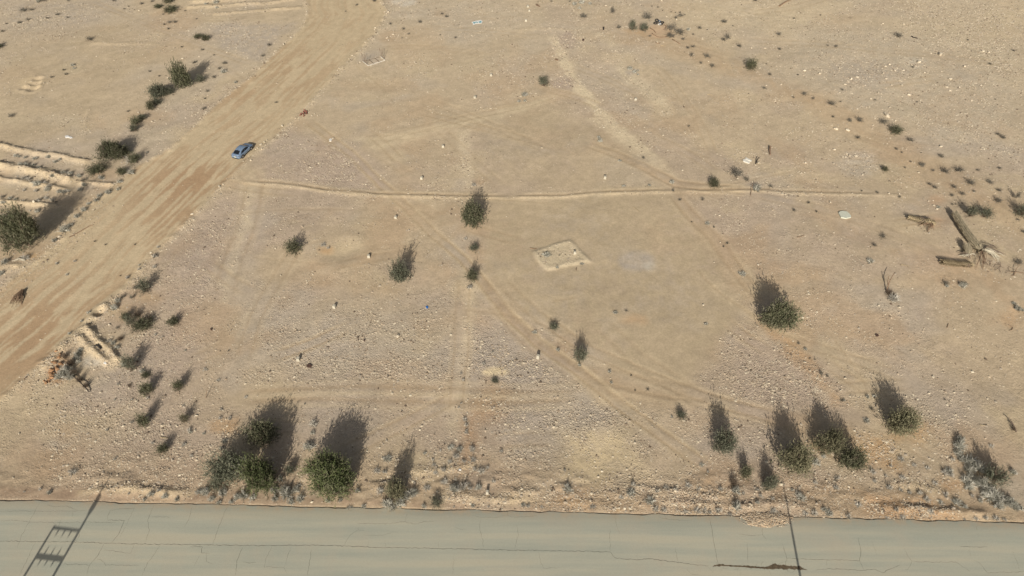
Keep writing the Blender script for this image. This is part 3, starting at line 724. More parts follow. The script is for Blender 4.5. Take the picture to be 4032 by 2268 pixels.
# ------------------------------------------------------------------ asphalt road
RX = np.arange(-120, 120.01, .22)
jag = (fbm(RX, RX * 0 + 3, 1.6, 700, 4) - .5) * .42
rows = []
top = .05
edge = EDGE(RX) - .05 + jag
V = []; 
lines = [(edge - .0, -.30), (edge, top - .015), (edge - .06, top)] + [(EDGE(RX) - dd, top) for dd in (2, 5, 8, 11, 15.5)] + [(EDGE(RX) - 15.6, -.3)]
for yy, zz in lines:
    V += list(zip(RX, yy, np.full(RX.shape, zz)))
k = len(RX); ii = np.arange(len(lines) * k).reshape(len(lines), k)
F = np.stack([ii[:-1, 1:], ii[:-1, :-1], ii[1:, :-1], ii[1:, 1:]], -1).reshape(-1, 4)
road = link('asphalt_road', newmesh('asphalt_road', V, F, M['asphalt'])); road['kind'] = 'structure'
def crack(c, r, pts, w=.05, m='crack', z=top + .004, jit=.05, taper=True):
    P = [Vector((*G(*T(c, r, *p)), z)) for p in pts]; Q = []
    for i in range(len(P) - 1):
        L = (P[i + 1] - P[i]).length; n = max(1, int(L / .22))
        for q in range(n):
            p = P[i].lerp(P[i + 1], q / n)
            Q.append(Vector((p.x + rnd.uniform(-jit, jit), p.y + rnd.uniform(-jit, jit), z)))
    Q.append(P[-1])
    V = []; F = []
    for i, p in enumerate(Q):
        t = (Q[min(i + 1, len(Q) - 1)] - Q[max(0, i - 1)]); t.normalize(); nn = Vector((-t.y, t.x, 0))
        e = min(1, .3 + .25 * min(i, len(Q) - 1 - i)) if taper else 1
        ww = w * rnd.uniform(.5, 1.3) * e / 2
        V += [p + nn * ww, p - nn * ww]
        if i: F.append((2 * i - 2, 2 * i - 1, 2 * i + 1, 2 * i))
    return link('crack', newmesh('crack', V, F, M[m]), parent=road)
W1, W2 = .034, .019
CR = [(0, 3, [(0, 1098), (400, 1105), (800, 1110), (1130, 1122), (1600, 1132), (1910, 1135), (2140, 1140), (2576, 1145), (3280, 1142), (3720, 1160), (4600, 1178), (5152, 1190), (6140, 1207), (6190, 1270), (6410, 1288), (6520, 1275), (6840, 1318), (7130, 1350)], W1 * 1.1),
      (0, 3, [(400, 715), (310, 880), (225, 1035), (175, 1170)], W2), (0, 3, [(360, 1105), (285, 1270), (200, 1440)], W2), (0, 3, [(0, 900), (120, 890), (300, 905), (600, 915), (870, 908), (1170, 912)], W2),
      (0, 3, [(0, 800), (230, 798), (450, 800), (700, 795), (880, 793)], W2 * .8), (0, 3, [(1080, 885), (1250, 892), (1190, 1040), (1125, 1120)], W1), (0, 3, [(1075, 885), (1110, 790), (1230, 775), (1360, 770)], W2),
      (0, 3, [(1050, 1122), (985, 1245), (905, 1340), (875, 1440)], W1 * .8), (0, 3, [(640, 1332), (760, 1333), (905, 1340)], W1 * .8), (0, 3, [(975, 1275), (1020, 1290), (1065, 1340), (1400, 1345)], W2),
      (0, 3, [(1350, 1132), (1320, 1225), (1130, 1195), (1040, 1192)], W2), (0, 3, [(1615, 1135), (1550, 1240), (1480, 1330), (1430, 1449)], W1 * .8), (0, 3, [(1550, 740), (1490, 880), (1505, 1000), (1465, 1110)], W2 * 1.1),
      (0, 3, [(1530, 855), (1690, 855), (1720, 870)], W2), (0, 3, [(1930, 760), (1900, 890), (1850, 970)], W2), (0, 3, [(2290, 745), (2210, 940), (2140, 1140)], W2 * 1.1), (0, 3, [(1920, 1155), (2035, 1160), (2030, 1220), (2110, 1222)], W1),
      (0, 3, [(2085, 1222), (2080, 1310), (2150, 1330)], W2), (0, 3, [(2450, 1150), (2390, 1280), (2370, 1449)], W1 * .8), (0, 3, [(2010, 1240), (1955, 1350)], W2), (0, 3, [(800, 1020), (795, 1060), (770, 1100)], W1 * .8),
      (0, 3, [(2450, 1315), (2576, 1318)], W1 * .8), (0, 3, [(735, 800), (730, 855)], W2), (0, 3, [(620, 870), (575, 980)], W2 * .8), (0, 3, [(470, 740), (560, 752), (680, 748), (780, 790)], W2), (0, 3, [(1210, 1060), (1290, 900), (1360, 750)], W2 * .7),
      (1, 3, [(165, 1155), (100, 1280), (85, 1362), (280, 1362), (310, 1420)], W2), (1, 3, [(355, 1160), (310, 1280), (285, 1362)], W2), (1, 3, [(560, 1190), (540, 1300), (520, 1449)], W1 * .8), (1, 3, [(1040, 935), (1025, 985), (930, 1060), (885, 1150)], W2),
      (1, 3, [(1020, 920), (1160, 922), (1330, 925), (1500, 905), (1600, 930), (1690, 905), (1800, 900)], W2), (1, 3, [(1030, 985), (1090, 997)], W2), (1, 3, [(1090, 1043), (1250, 1043), (1430, 1000)], W2 * .7), (1, 3, [(1520, 820), (1500, 905)], W2 * .8),
      (1, 3, [(2260, 870), (2250, 990), (2285, 1100), (2285, 1175)], W2), (1, 3, [(2530, 780), (2528, 835), (2576, 860)], W2), (1, 3, [(2528, 835), (2440, 860), (2250, 860), (2200, 845)], W2 * .8), (1, 3, [(1990, 955), (2040, 980), (2120, 982)], W2 * .8), (1, 3, [(1995, 1230), (1980, 1430)], W2 * .7),
      (1, 3, [(1300, 1090), (1300, 1165)], W2 * .8), (1, 3, [(1845, 1090), (1838, 1170)], W2 * .8), (1, 3, [(1130, 1100), (1125, 1160)], W2 * .8),
      (2, 3, [(45, 940), (65, 1040), (20, 1190)], W2), (2, 3, [(268, 1205), (290, 1320), (320, 1375), (470, 1368)], W2 * .8), (2, 3, [(985, 970), (988, 1205)], W2), (2, 3, [(1035, 830), (1050, 950), (1085, 1030)], W2 * .8),
      (2, 3, [(1980, 860), (2015, 990), (2045, 1200), (2075, 1330)], W1 * .8), (2, 3, [(1640, 1160), (1660, 1250), (1670, 1310)], W2), (2, 3, [(2365, 1110), (2372, 1250), (2375, 1330)], W2), (2, 3, [(2512, 940), (2522, 1035), (2560, 1080)], W1 * .8), (2, 3, [(2280, 1030), (2400, 1042), (2522, 1037)], W2),
      (2, 3, [(1470, 860), (1560, 880), (1780, 893)], W2 * .8), (2, 3, [(1760, 1380), (1800, 1430), (1890, 1445)], W2), (2, 3, [(1980, 1360), (2030, 1430)], W2), (2, 3, [(0, 858), (160, 852), (250, 845)], W2 * .8), (2, 3, [(1530, 830), (1560, 880)], W2), (2, 3, [(2290, 1375), (2300, 1449)], W2), (2, 3, [(1255, 1220), (1260, 1280)], W2 * .8),
      (3, 3, [(140, 1120), (190, 1270), (170, 1345)], W1 * .8), (3, 3, [(190, 1272), (400, 1283), (700, 1287), (920, 1297), (930, 1190), (905, 1060)], W1 * .8), (3, 3, [(920, 1297), (965, 1390)], W1 * .8), (3, 3, [(480, 1390), (600, 1378), (760, 1385), (940, 1395), (1060, 1382), (1155, 1418), (1270, 1358), (1330, 1345)], W1 * .8),
      (3, 3, [(1370, 1170), (1400, 1240), (1445, 1305), (1405, 1390), (1370, 1388)], W2), (3, 3, [(1445, 1305), (1650, 1312), (1890, 1310), (2030, 1405)], W2 * 1.1), (3, 3, [(2065, 1290), (2130, 1325), (2200, 1420), (2400, 1412), (2576, 1405)], W2 * 1.1),
      (3, 3, [(1930, 1155), (2070, 1157), (2210, 1160)], W1 * .9), (3, 3, [(2080, 935), (2108, 995)], W2), (3, 3, [(2020, 1180), (2040, 1250)], W2 * .7), (3, 3, [(2460, 1200), (2530, 1390)], W2 * .7), (3, 3, [(1040, 1100), (1105, 1250)], W2 * .6), (3, 3, [(585, 1295), (588, 1345)], W2), (3, 3, [(0, 1390), (40, 1449)], W2)]
for c, r, pts, w in CR: crack(c, r, pts, w)
# the wide broken joint full of soil
V = []; F = []
wl = [(2020, 1352, 8), (2080, 1342, 22), (2150, 1345, 14), (2300, 1352, 16), (2400, 1362, 20), (2500, 1368, 14), (2560, 1372, 24), (2640, 1352, 52), (2700, 1360, 46), (2780, 1365, 34), (2860, 1368, 34), (2900, 1370, 40), (2935, 1382, 12), (2975, 1392, 4)]
pts2 = []
for (a0, b0, h0), (a1, b1, h1) in zip(wl[:-1], wl[1:]):
    for q in range(6):
        f = q / 6; pts2.append((a0 + (a1 - a0) * f, b0 + (b1 - b0) * f + rnd.uniform(-3, 3), (h0 + (h1 - h0) * f) * rnd.uniform(.7, 1.25)))
for i, (x, y, h) in enumerate(pts2):
    V += [(*G(*T(2, 3, x, y - h / 2)), top + .008), (*G(*T(2, 3, x, y + h / 2)), top + .008)]
    if i: F.append((2 * i - 2, 2 * i - 1, 2 * i + 1, 2 * i))
link('soil_filled_joint', newmesh('soil_filled_joint', V, F, M['crackb']), parent=road)
for x in range(2020, 2940, 38):
    b0 = 1360 + rnd.uniform(-4, 8); s = rnd.choice((-1, 1, 1)); L = rnd.uniform(18, 60)
    crack(2, 3, [(x, b0), (x + rnd.uniform(-25, 25), b0 + s * L * .6), (x + rnd.uniform(-45, 45), b0 + s * L)], W2 * 1.2)
# gravel heap spilled over the kerb
mb = MB(); cx0, cy0 = G(*T(2, 3, 2560, 893)); n1, n2 = 26, 10
V = []; F = []
for j in range(n2):
    q = j / (n2 - 1)
    for i in range(n1):
        aa = 2 * math.pi * i / n1; wob = 1 + .12 * math.sin(3 * aa + 1) + .08 * math.sin(7 * aa)
        V.append((cx0 + 2.9 * q * wob * math.cos(aa), cy0 + .95 * q * wob * math.sin(aa) + .15, .17 * (1 - q ** 1.8) + .05 + rnd.uniform(-.03, .03) * (q < 1) - .04 * (q == 1)))
for j in range(n2 - 1):
    for i in range(n1): a0 = j * n1 + i; b0 = j * n1 + (i + 1) % n1; F.append((a0, a0 + n1, b0 + n1, b0))
heap = link('gravel_heap', newmesh('gravel_heap', V, F, M['soil'])); 
a = heap.data.color_attributes.new('soil', 'FLOAT_COLOR', 'POINT'); tt = np.ones((len(V), 4), np.float32); tt[:, :3] = (.42, .325, .225); a.data.foreach_set('color', tt.ravel())
a = heap.data.attributes.new('stony', 'FLOAT', 'POINT'); a.data.foreach_set('value', np.full(len(V), 1.2, np.float32))
tag(heap, 'low heap of brown gravel spilled over the edge of the asphalt', 'gravel heap')
g2 = np.random.default_rng(5); VV = []; FF = []; TT = []
for i in range(420):
    q = math.sqrt(g2.random()) * 1.05; aa = g2.random() * 6.28; x = cx0 + 3.0 * q * math.cos(aa); y = cy0 + .15 + 1.0 * q * math.sin(aa); z = .17 * max(0, 1 - q ** 1.8) + .05
    s = g2.uniform(.04, .11); VV.append(TPL_V * s * g2.uniform(.7, 1.3, (6, 3)) + (x, y, z)); FF.append(TPL_F + 6 * i); TT.append(np.repeat([base[g2.choice(4)]], 6, 0))
o = link('gravel_stones', newmesh('gravel_stones', np.concatenate(VV), np.concatenate(FF), M['stone'], np.concatenate(TT)), parent=heap); o['kind'] = 'stuff'

# ------------------------------------------------------------------ plants
def rand_dirs(g, n, zmin=-1.):
    z = g.uniform(zmin, 1, n); a = g.uniform(0, 6.283, n); r = np.sqrt(1 - z * z)
    return np.stack([r * np.cos(a), r * np.sin(a), z], 1)
def leaf_mesh(name, seed, nleaf, leaf, tones, lobes=9, spread=.62, flat=1., open_=.25, low=.12):
    """crown in a unit box: radius 1, height 1; small blades gathered in sprays on uneven lobes"""
    g = np.random.default_rng(seed)
    lc = rand_dirs(g, lobes, -.1) * g.uniform(.2, spread, (lobes, 1)); lc[:, 2] = low + .26 + np.abs(lc[:, 2]) * .55
    lr = g.uniform(.15, .37, lobes); lc[0] = (0, 0, .42); lr[0] = .36
    w = lr ** 2; w /= w.sum()
    nsp = nleaf // 9; g2_ = np.random.default_rng(seed + 5)
    li = g.choice(lobes, nsp, p=w)
    dirs = rand_dirs(g, nsp, -.55)
    rad = lr[li] * (1 - open_ * g.random(nsp) ** 1.6 * 2.2).clip(.25, 1.0) * g.uniform(.75, 1.3, nsp)
    cen = lc[li] + dirs * rad[:, None] * np.array([1, 1, .85])
    cen[:, 2] = np.clip(cen[:, 2], .03, None)
    sd = dirs * .9 + g.normal(0, .35, (nsp, 3)) + (0, 0, .30); sd /= np.linalg.norm(sd, axis=1)[:, None]
    spt = g.uniform(.75, 1.2, nsp) * np.where(g.random(lobes) > .5, 1.12, .9)[li]
    k = 9
    p = np.repeat(cen, k, 0) + np.repeat(sd, k, 0) * (np.tile(np.arange(k), nsp) * leaf * np.repeat(g2_.uniform(.3, .85, nsp), k))[:, None] + g.normal(0, leaf * .30, (nsp * k, 3))
    ld = np.repeat(sd, k, 0) + g.normal(0, .75, (nsp * k, 3)); ld /= np.linalg.norm(ld, axis=1)[:, None]
    sid = np.cross(ld, rand_dirs(g, nsp * k)); sid /= np.linalg.norm(sid, axis=1)[:, None] + 1e-6
    L = leaf * g.uniform(.7, 1.4, (nsp * k, 1))
    V = np.stack([p - sid * L * .20, p + sid * L * .20, p + ld * L], 1).reshape(-1, 3)
    k1 = 1 / np.percentile(np.hypot(V[:, 0], V[:, 1]), 96); V[:, :2] *= k1; V[:, 2] *= 1 / np.percentile(V[:, 2], 97.5); lc = lc * (k1, k1, 1 / np.percentile(cen[:, 2], 97)); 
    V[:, 2] = np.clip(V[:, 2], 0, None)
    F = np.arange(len(V)).reshape(-1, 3)
    tn = np.array(tones)[g.choice(len(tones), nsp)] * spt[:, None]
    tone = np.repeat(np.repeat(tn, k, 0) * g.uniform(.85, 1.15, (nsp * k, 1)), 3, 0)
    return newmesh(name, V, F, M['leaf'], tone), lc, lr
def twig_mesh(name, seed, n, thick, tones, up=.5, lobes=None, fork=3, zmin=0., length=1.):
    """bare branches from the root outwards, forked; radius 1, height 1"""
    g = np.random.default_rng(seed); V = []; F = []; Tn = []
    def seg(a, b, w0, w1, t):
        dd = b - a; s = np.cross(dd, rand_dirs(g, 1)[0]); s /= np.linalg.norm(s) + 1e-9
        s2 = np.cross(dd, s); s2 /= np.linalg.norm(s2) + 1e-9
        k = len(V)
        for c_, w in ((a, w0), (b, w1)):
            for q in range(3):
                an = 2.094 * q; V.append(c_ + (s * math.cos(an) + s2 * math.sin(an)) * w); Tn.append(t)
        for q in range(3): F.append((k + q, k + (q + 1) % 3, k + 3 + (q + 1) % 3, k + 3 + q))
    for i in range(n):
        d0 = rand_dirs(g, 1, zmin)[0]; d0[2] = abs(d0[2]) * up + .12; 
        d0[2] *= 1; d0 = d0 / np.linalg.norm(d0)
        L = g.uniform(.45, 1.0) * length; t = np.array(tones[g.integers(len(tones))]) * g.uniform(.8, 1.2)
        p0 = np.array([g.normal(0, .05), g.normal(0, .05), 0]); p1 = p0 + d0 * L * .5 + g.normal(0, .04, 3); p1[2] = max(p1[2], .03)
        seg(p0, p1, thick, thick * .75, t)
        for f in range(fork):
            d1 = d0 + g.normal(0, .42, 3); d1[2] += .12; d1 /= np.linalg.norm(d1); p2 = p1 + d1 * L * g.uniform(.3, .6); p2[2] = max(p2[2], .03)
            seg(p1, p2, thick * .7, thick * .4, t)
            if fork > 2:
                d2 = d1 + g.normal(0, .5, 3); d2 /= np.linalg.norm(d2); p3 = p2 + d2 * L * g.uniform(.12, .3); p3[2] = max(p3[2], .02)
                seg(p2, p3, thick * .4, thick * .15, t)
    V = np.array(V); F = np.array(F)
    return newmesh(name, V, F, M['twig'], np.array(Tn))

GRN = [(0.105, 0.11, 0.066), (0.13, 0.133, 0.08), (0.076, 0.083, 0.048), (0.168, 0.162, 0.111)]
BRT = [(0.1, 0.12, 0.052), (0.124, 0.146, 0.065), (0.072, 0.09, 0.039), (0.16, 0.16, 0.099)]
GGR = [(0.136, 0.143, 0.101), (0.167, 0.169, 0.125), (0.097, 0.106, 0.074)]
OLV = [(0.18, 0.168, 0.107), (0.152, 0.146, 0.09), (0.116, 0.116, 0.072)]
GRYT = [(.50, .47, .41), (.40, .375, .325), (.28, .26, .22), (.60, .57, .50)]
BRNT = [(.15, .115, .085), (.19, .15, .11), (.12, .095, .075)]
DRK = [(.16, .15, .125), (.21, .19, .155), (.12, .112, .092)]
CROWN = {}
for i in range(4): CROWN['g', i] = leaf_mesh('bush_crown', 20 + i, 1700, .15, GRN, lobes=6, spread=.75, open_=.4)[0]
for i in range(3): CROWN['s', i] = leaf_mesh('bush_crown', 40 + i, 1300, .14, GGR, lobes=6, spread=.8, open_=.45)[0]
for i in range(3): CROWN['o', i] = leaf_mesh('bush_crown', 50 + i, 900, .13, OLV, lobes=8, open_=.5)[0]
BR = [twig_mesh('bush_branches', 60 + i, 30, .016, BRNT, .8) for i in range(3)]
for i in range(5): CROWN['w', i] = twig_mesh('dead_shrub', 70 + i, 52, .030, GRYT, .9)
for i in range(3): CROWN['b', i] = twig_mesh('bare_bush', 80 + i, 46, .017, BRNT, .9)
for i in range(4): CROWN['d', i] = leaf_mesh('dry_shrub', 90 + i, 560, .22, DRK, lobes=4, spread=.8, open_=.5)[0]
for i in range(3): CROWN['m', i] = twig_mesh('grey_shrub', 95 + i, 80, .030, [(.52, .505, .44), (.40, .39, .335), (.26, .255, .21), (.66, .64, .57)], .85)
NV = dict(g=4, s=3, o=3, w=5, b=3, d=4, m=3)
WORDS = dict(g='dark green bush', s='grey-green bush', o='sparse olive bush', w='dead grey shrub', b='bare brown bush', d='dry dark shrub', m='pale grey shrub')
PC = [0]
def plant(c, r, x, y, w, tip=None, kind='g', hf=None, auto=True, label=None):
    """x,y foot of the plant, w its width (sheet units), tip the end of its shadow"""
    p = at(c, r, x, y); m = mpx(c, r, x, y); rad = w * m / 2 * 1.14
    if tip is not None:
        t = G(*T(c, r, *tip)); L = max(.4, math.hypot(t[0] - p.x, t[1] - p.y) - rad * .55)
        hgt = L * math.tan(R(SUN_EL)) * .88
        hgt = min(max(hgt, rad * .7), rad * 3.6)
    else:
        hgt = rad * (hf or {'w': 1.25, 'm': 1.15, 'd': 1.05, 'b': 1.8}.get(kind, 1.3))
    i = PC[0] % NV[kind]; PC[0] += 1
    p.y += rad * .62; p.z = float(samp(ZG, p.x, p.y)) - .02
    rz = rnd.uniform(0, 6.28); wp = w / 2.5556
    size = 'small' if rad < .45 else ('' if rad < 1.1 else 'large')
    if kind in 'gsob' and wp > 30:
        o = link({'g': 'green_bush', 's': 'grey_green_bush', 'o': 'olive_bush', 'b': 'bare_bush'}[kind], None, p, rz)
        link('branches', BR[i % 3], (0, 0, 0), 0, (rad * .95, rad * .95, hgt * .95), o)
        if kind != 'b': link('crown', CROWN[kind, i], (0, 0, 0), 0, (rad, rad, hgt), o)
        else: link('twigs', CROWN['b', i], (0, 0, 0), 0, (rad, rad, hgt), o)
    else:
        nm = {'g': 'green_bush', 's': 'grey_green_bush', 'o': 'olive_bush', 'b': 'bare_bush', 'w': 'dead_shrub', 'm': 'grey_shrub', 'd': 'dry_shrub'}[kind]
        o = link(nm, CROWN[kind, i], p, rz, (rad, rad, hgt))
    tag(o, label or (size + ' ' + WORDS[kind]).strip(), 'bush' if kind in 'gsob' else 'shrub', None, T(c, r, x, y), auto=label is None)
    return o

TREES = [0]
def tree(c, r, x, y, w, tip, kind, label, dens=1., hk=1., name='acacia_tree', nl=9000, ys=.86, leaf=.055):
    p = at(c, r, x, y); m = mpx(c, r, x, y); rad = w * m / 2
    t = G(*T(c, r, *tip)); p.y += rad * ys * .88; L = math.hypot(t[0] - p.x, t[1] - p.y)
    hgt = max((L - rad * ys * .25) * math.tan(R(SUN_EL)) * hk * 1.0, rad * .6)
    p.z = float(samp(ZG, p.x, p.y)) - .03
    TREES[0] += 1; sd = 300 + TREES[0]
    me, lc, lr = leaf_mesh('crown', sd, int(nl * dens), leaf * 3.7 / max(rad, 1.6), {'g': GRN, 'b': BRT, 's': GGR, 'o': OLV}[kind], lobes=17, spread=.9, open_=.38, low=-.02)
    o = link(name, None, p, 0)
    ax_ = rnd.uniform(.88, 1.14); link('crown', me, (0, 0, 0), 0, (rad * ax_, rad * ys, hgt), o)
    mb = MB(); g = np.random.default_rng(sd)
    k = .035 * max(rad, 1.2)
    mb.tube([(0, 0, -.1), (.05 * rad, .02, hgt * .12), (0, .05 * rad, hgt * .28)], [k * 1.5, k * 1.25, k], 7)
    tr = mb.mesh('trunk', M['bark']); link('trunk', tr, parent=o)
    mb = MB()
    for q in range(len(lc)):
        e = np.array([lc[q][0] * rad, lc[q][1] * rad, lc[q][2] * hgt]); s0 = np.array([0, .05 * rad, hgt * g.uniform(.08, .25)])
        mid = s0 * .5 + e * .5 + g.normal(0, .08 * rad, 3); mid[2] += .04 * hgt
        mb.tube([s0, mid, e], [k * .8, k * .5, k * .25], 4, False)
        for f in range(7):
            dd = rand_dirs(g, 1, -.2)[0] * lr[q] * 1.12
            e2 = e + dd * np.array([rad, rad, hgt]); mb.tube([mid * .4 + e * .6, e * .5 + e2 * .5 + g.normal(0, .03 * rad, 3), e2], [k * .3, k * .2, k * .07], 3, False)
    link('limbs', mb.mesh('limbs', M['bark']), parent=o)
    tag(o, label, 'tree')
    return o
tree(0, 1, 215, 1130, 440, (850, 500), 'g', 'big bushy green acacia tree at left edge beside the furrows', 1.5, nl=11000)
tree(0, 1, 1105, 205, 310, (1455, -50), 'g', 'dark green acacia tree left of the dirt road behind the silver car', 1.2)
tree(0, 0, 1835, 905, 180, (2085, 640), 'g', 'green tree beside a grey-green one at upper left near the dirt road', .8, nl=7000, leaf=.07)
tree(0, 0, 1575, 1005, 190, (1770, 850), 's', 'grey-green spreading tree touching the darker green tree at upper left', .8, nl=7000, leaf=.07)
tree(1, 3, 765, 690, 540, (975, -110), 'b', 'widest bright green roadside tree with a long shadow reaching up the slope', 1.6, nl=14000, ys=.72)
tree(1, 3, 8, 690, 380, (235, -150), 'b', 'tall bright green tree in the clump left of the widest roadside tree', 1.3)
tree(0, 3, 2275, 575, 370, (2510, -60), 's', 'low spreading grey-green tree at the left of the roadside clump', 1.0)
tree(0, 3, 2625, 190, 330, (2925, -265), 'g', 'dark upper tree at the top of the roadside clump, its shadow longest', .8, nl=7000)
tree(1, 3, 1400, 725, 220, (1590, 150), 'o', 'thin olive roadside tree right of the widest green tree', .6, nl=6000)
tree(1, 1, 2190, 865, 240, (2245, 490), 'g', 'round dark green tree on the dry line across the middle of the field', .9, nl=7000, leaf=.065)
tree(1, 1, 1440, 1410, 180, (1560, 1040), 's', 'upright grey-green tree with tall shadow below the middle of the field', .7, nl=5000, leaf=.065)
tree(2, 2, 700, 770, 150, (710, 455), 's', 'narrow grey-green tree standing beside the twin wheel ruts', .6, nl=4500, leaf=.065)
tree(3, 2, 115, 475, 300, (-130, -60), 'g', 'leaning oval green tree at the gully right of the bare field', 1., nl=8000, leaf=.06)
tree(3, 3, 1380, 75, 300, (1235, -470), 'o', 'olive tree standing alone on the slope at right with a feathery shadow', .9, nl=8000)
tree(2, 3, 2125, 250, 240, (2065, -285), 's', 'grey-green tree above the bare twiggy bush near the gravel heap', .8, nl=7000)
tree(3, 3, 270, 450, 320, (150, -200), 'o', 'low olive tree right of the roadside pole shadow', .8, nl=8000)
tree(3, 3, 40, 610, 170, (-60, 200), 's', 'narrow grey-green tree leaning over the pole shadow by the asphalt', .6, nl=6000)
tree(3, 3, 640, 300, 330, (480, -270), 'o', 'broad olive tree in the middle of the right roadside clump', .9, nl=9000)
tree(3, 3, 865, 430, 240, (730, -120), 'g', 'darker rightmost tree of the right roadside clump', .9, nl=7000)
tree(3, 3, 2310, 570, 260, (2100, 110), 's', 'sparse wispy tree behind pale dead brush at lower right', .35, nl=6000)

def batch(c, r, kind, s):
    for e in s.split(';'):
        v = [float(q) for q in e.split(',')]
        plant(c, r, v[0], v[1], v[2], (v[3], v[4]) if len(v) > 3 else None, kind)
batch(0, 0, 'g', '1690,140,140,1790,70;1580,92,85,1640,50;1680,42,110,1770,-30;1980,402,100,2035,350;2055,418,85,2130,352;1510,1112,85,1640,1005;1355,1268,105,1500,1160;-45,500,120,90,430')
batch(0, 0, 's', '1690,965,130,1790,870;1560,1065,110,1670,985;1425,1215,90,1545,1135;2010,842,110,2130,745;1340,1338,85,1480,1240')
batch(0, 0, 'd', '410,25,100;220,130,85,265,85;305,112,60,335,88;1950,640,45;2250,650,60,2290,630;2085,930,40;2060,1000,30;2150,790,45;2050,1110,45;2200,700,40;1285,1130,35;900,420,70;515,790,35;640,715,35;660,765,45;1525,25,40;1420,50,40;1250,95,25;1290,70,25;570,160,45;190,245,45;275,215,45;60,250,30;470,195,35;680,185,30;1975,200,25;1700,240,50;1650,255,30;1755,235,40;1690,300,35;1140,15,40;1640,150,20;2030,510,35;1825,480,30;2150,560,28;1600,770,25;100,1180,60;1860,120,25;680,15,30;20,330,40;1500,725,30')
batch(0, 0, 'm', '725,670,50;745,700,35;2100,15,120;2050,10,60;2165,45,60;2180,90,40;2240,740,70;2370,840,40;2070,60,40;375,25,40')
batch(0, 1, 'g', '1330,205,130,1440,60;1240,130,120,1390,-10;940,325,190,1060,235;1230,318,115,1350,210')
batch(0, 1, 'm', '150,138,50;190,142,42;250,152,44;345,165,62,362,115;480,152,58;550,197,50;600,172,44;210,238,60;265,232,52;330,238,50;390,258,44;640,312,62;700,322,60;790,345,62;530,355,52;370,445,92;470,485,82;590,505,62;640,505,60;800,480,74,790,440;840,435,62;1010,365,72;1080,515,74;1000,545,62;1200,402,62;1310,315,82;970,590,54;890,622,52;840,695,72;770,762,72;700,855,72;640,905,120;540,1000,66;30,615,62;100,565,52;370,700,62;40,1225,92;10,1330,72;1185,470,50')
batch(0, 1, 'w', '175,338,26;240,375,70;290,380,60;460,415,52;500,455,60;680,495,52;240,482,44;360,492,52;150,575,42;380,592,52;460,565,52;520,585,60;240,592,32;30,765,80;90,765,52;150,755,50;80,692,32;300,682,26;570,1218,42;750,1192,36;1590,1052,40;1550,1155,62;1550,1255,54;1400,1232,32;1280,1362,54;670,1328,36;1300,200,110;1340,185,70;250,1180,90;1400,1280,40;1480,100,30;60,850,50')
batch(0, 1, 'd', '950,992,32;1060,1022,26;840,385,60;20,555,50;560,600,40;1210,1332,20;1480,95,28;1355,1022,26;430,560,40')
plant(0, 2, 1440, 70, 150, (1655, -160), 's'); plant(0, 2, 1370, 20, 80, (1440, -70), 'd')
batch(0, 2, 'g', '1420,445,210,1570,270;1260,342,100,1370,190;1740,382,125,1810,225;1450,905,95,1505,830;1470,1085,135,1690,822;1780,1055,120,1945,815;1430,1412,120,1690,1090')
batch(0, 2, 's', '1310,858,165,1560,540;1300,380,90,1480,180;1600,1449,10')
batch(0, 2, 'o', '1850,1372,105,2035,1130')
batch(0, 2, 'b', '1200,540,90,1245,440;1290,1005,75,1325,925;1380,300,90,1520,170;1500,330,70,1600,200')
batch(0, 2, 'm', '1140,230,90,1250,110;1180,150,70;640,900,170;590,930,120;690,930,110;760,730,90;800,650,80,820,580;770,690,80;780,760,60;700,850,80;1130,580,60;1170,620,60;1240,790,70;1420,850,60;890,270,50;1150,1130,30;700,480,40;820,350,40;1860,635,30')
batch(0, 2, 'w', '1480,1120,40;2195,950,55,2225,905;1180,980,40,1190,920;2470,1115,50,2500,1075;2060,840,60,2100,790;1320,1135,35;1840,1195,35;1320,1365,45;2210,1330,50;2310,1335,55;2220,1240,40;1560,480,35;1630,500,30;1900,1449,60;1090,560,60;1070,1440,40;260,910,30')
batch(0, 2, 'd', '1180,415,45;2300,640,26;1320,120,50,1350,0;1230,110,60')
batch(0, 3, 'g', '1640,228,115,1800,0')
batch(0, 3, 's', '2170,600,150,2260,400;2440,420,150,2520,240')
batch(0, 3, 'w', '720,445,105,800,345;1530,130,45;1150,295,42;1840,155,60;1920,262,46;2230,195,60;1600,622,52;1300,642,34;240,612,28;400,595,44')
batch(0, 3, 'm', '1520,662,84;1660,685,84;1780,702,62;2000,640,90,2015,520;2060,650,110;2230,660,110;2200,735,64;2380,700,96;2450,690,120;2540,700,90;490,635,62;2260,120,70,2280,60;1910,20,50;2050,30,40;2120,705,80;2320,730,60;1450,700,50')
batch(1, 0, 'd', '1015,60,34,1025,35;1190,22,44;1645,238,48;1485,302,40;1535,352,34;1870,152,34;1915,182,42;1350,252,34;65,580,50;130,470,50;2010,385,30;1855,355,20;200,1045,40;1470,390,20;900,120,20')
batch(1, 1, 'g', '370,1125,165,480,910;2170,1395,135,2255,1160')
batch(1, 1, 's', '2190,1092,100,2235,970')
batch(1, 1, 'w', '670,1038,74,695,980;725,1055,40;2190,432,55;2160,1449,50;2110,965,50,2090,920')
batch(1, 2, 'w', '2150,15,60;2085,942,42;2065,870,34;2380,655,34;2100,1345,60;2115,1395,50;2120,1449,40;2290,780,50;1370,5,3;575,1415,100;2065,1170,30;2040,1215,30;490,1180,26')
batch(1, 2, 's', '2410,970,85,2440,890')
batch(1, 3, 's', '1810,775,130,1865,540;340,445,110,455,210;1350,600,90')
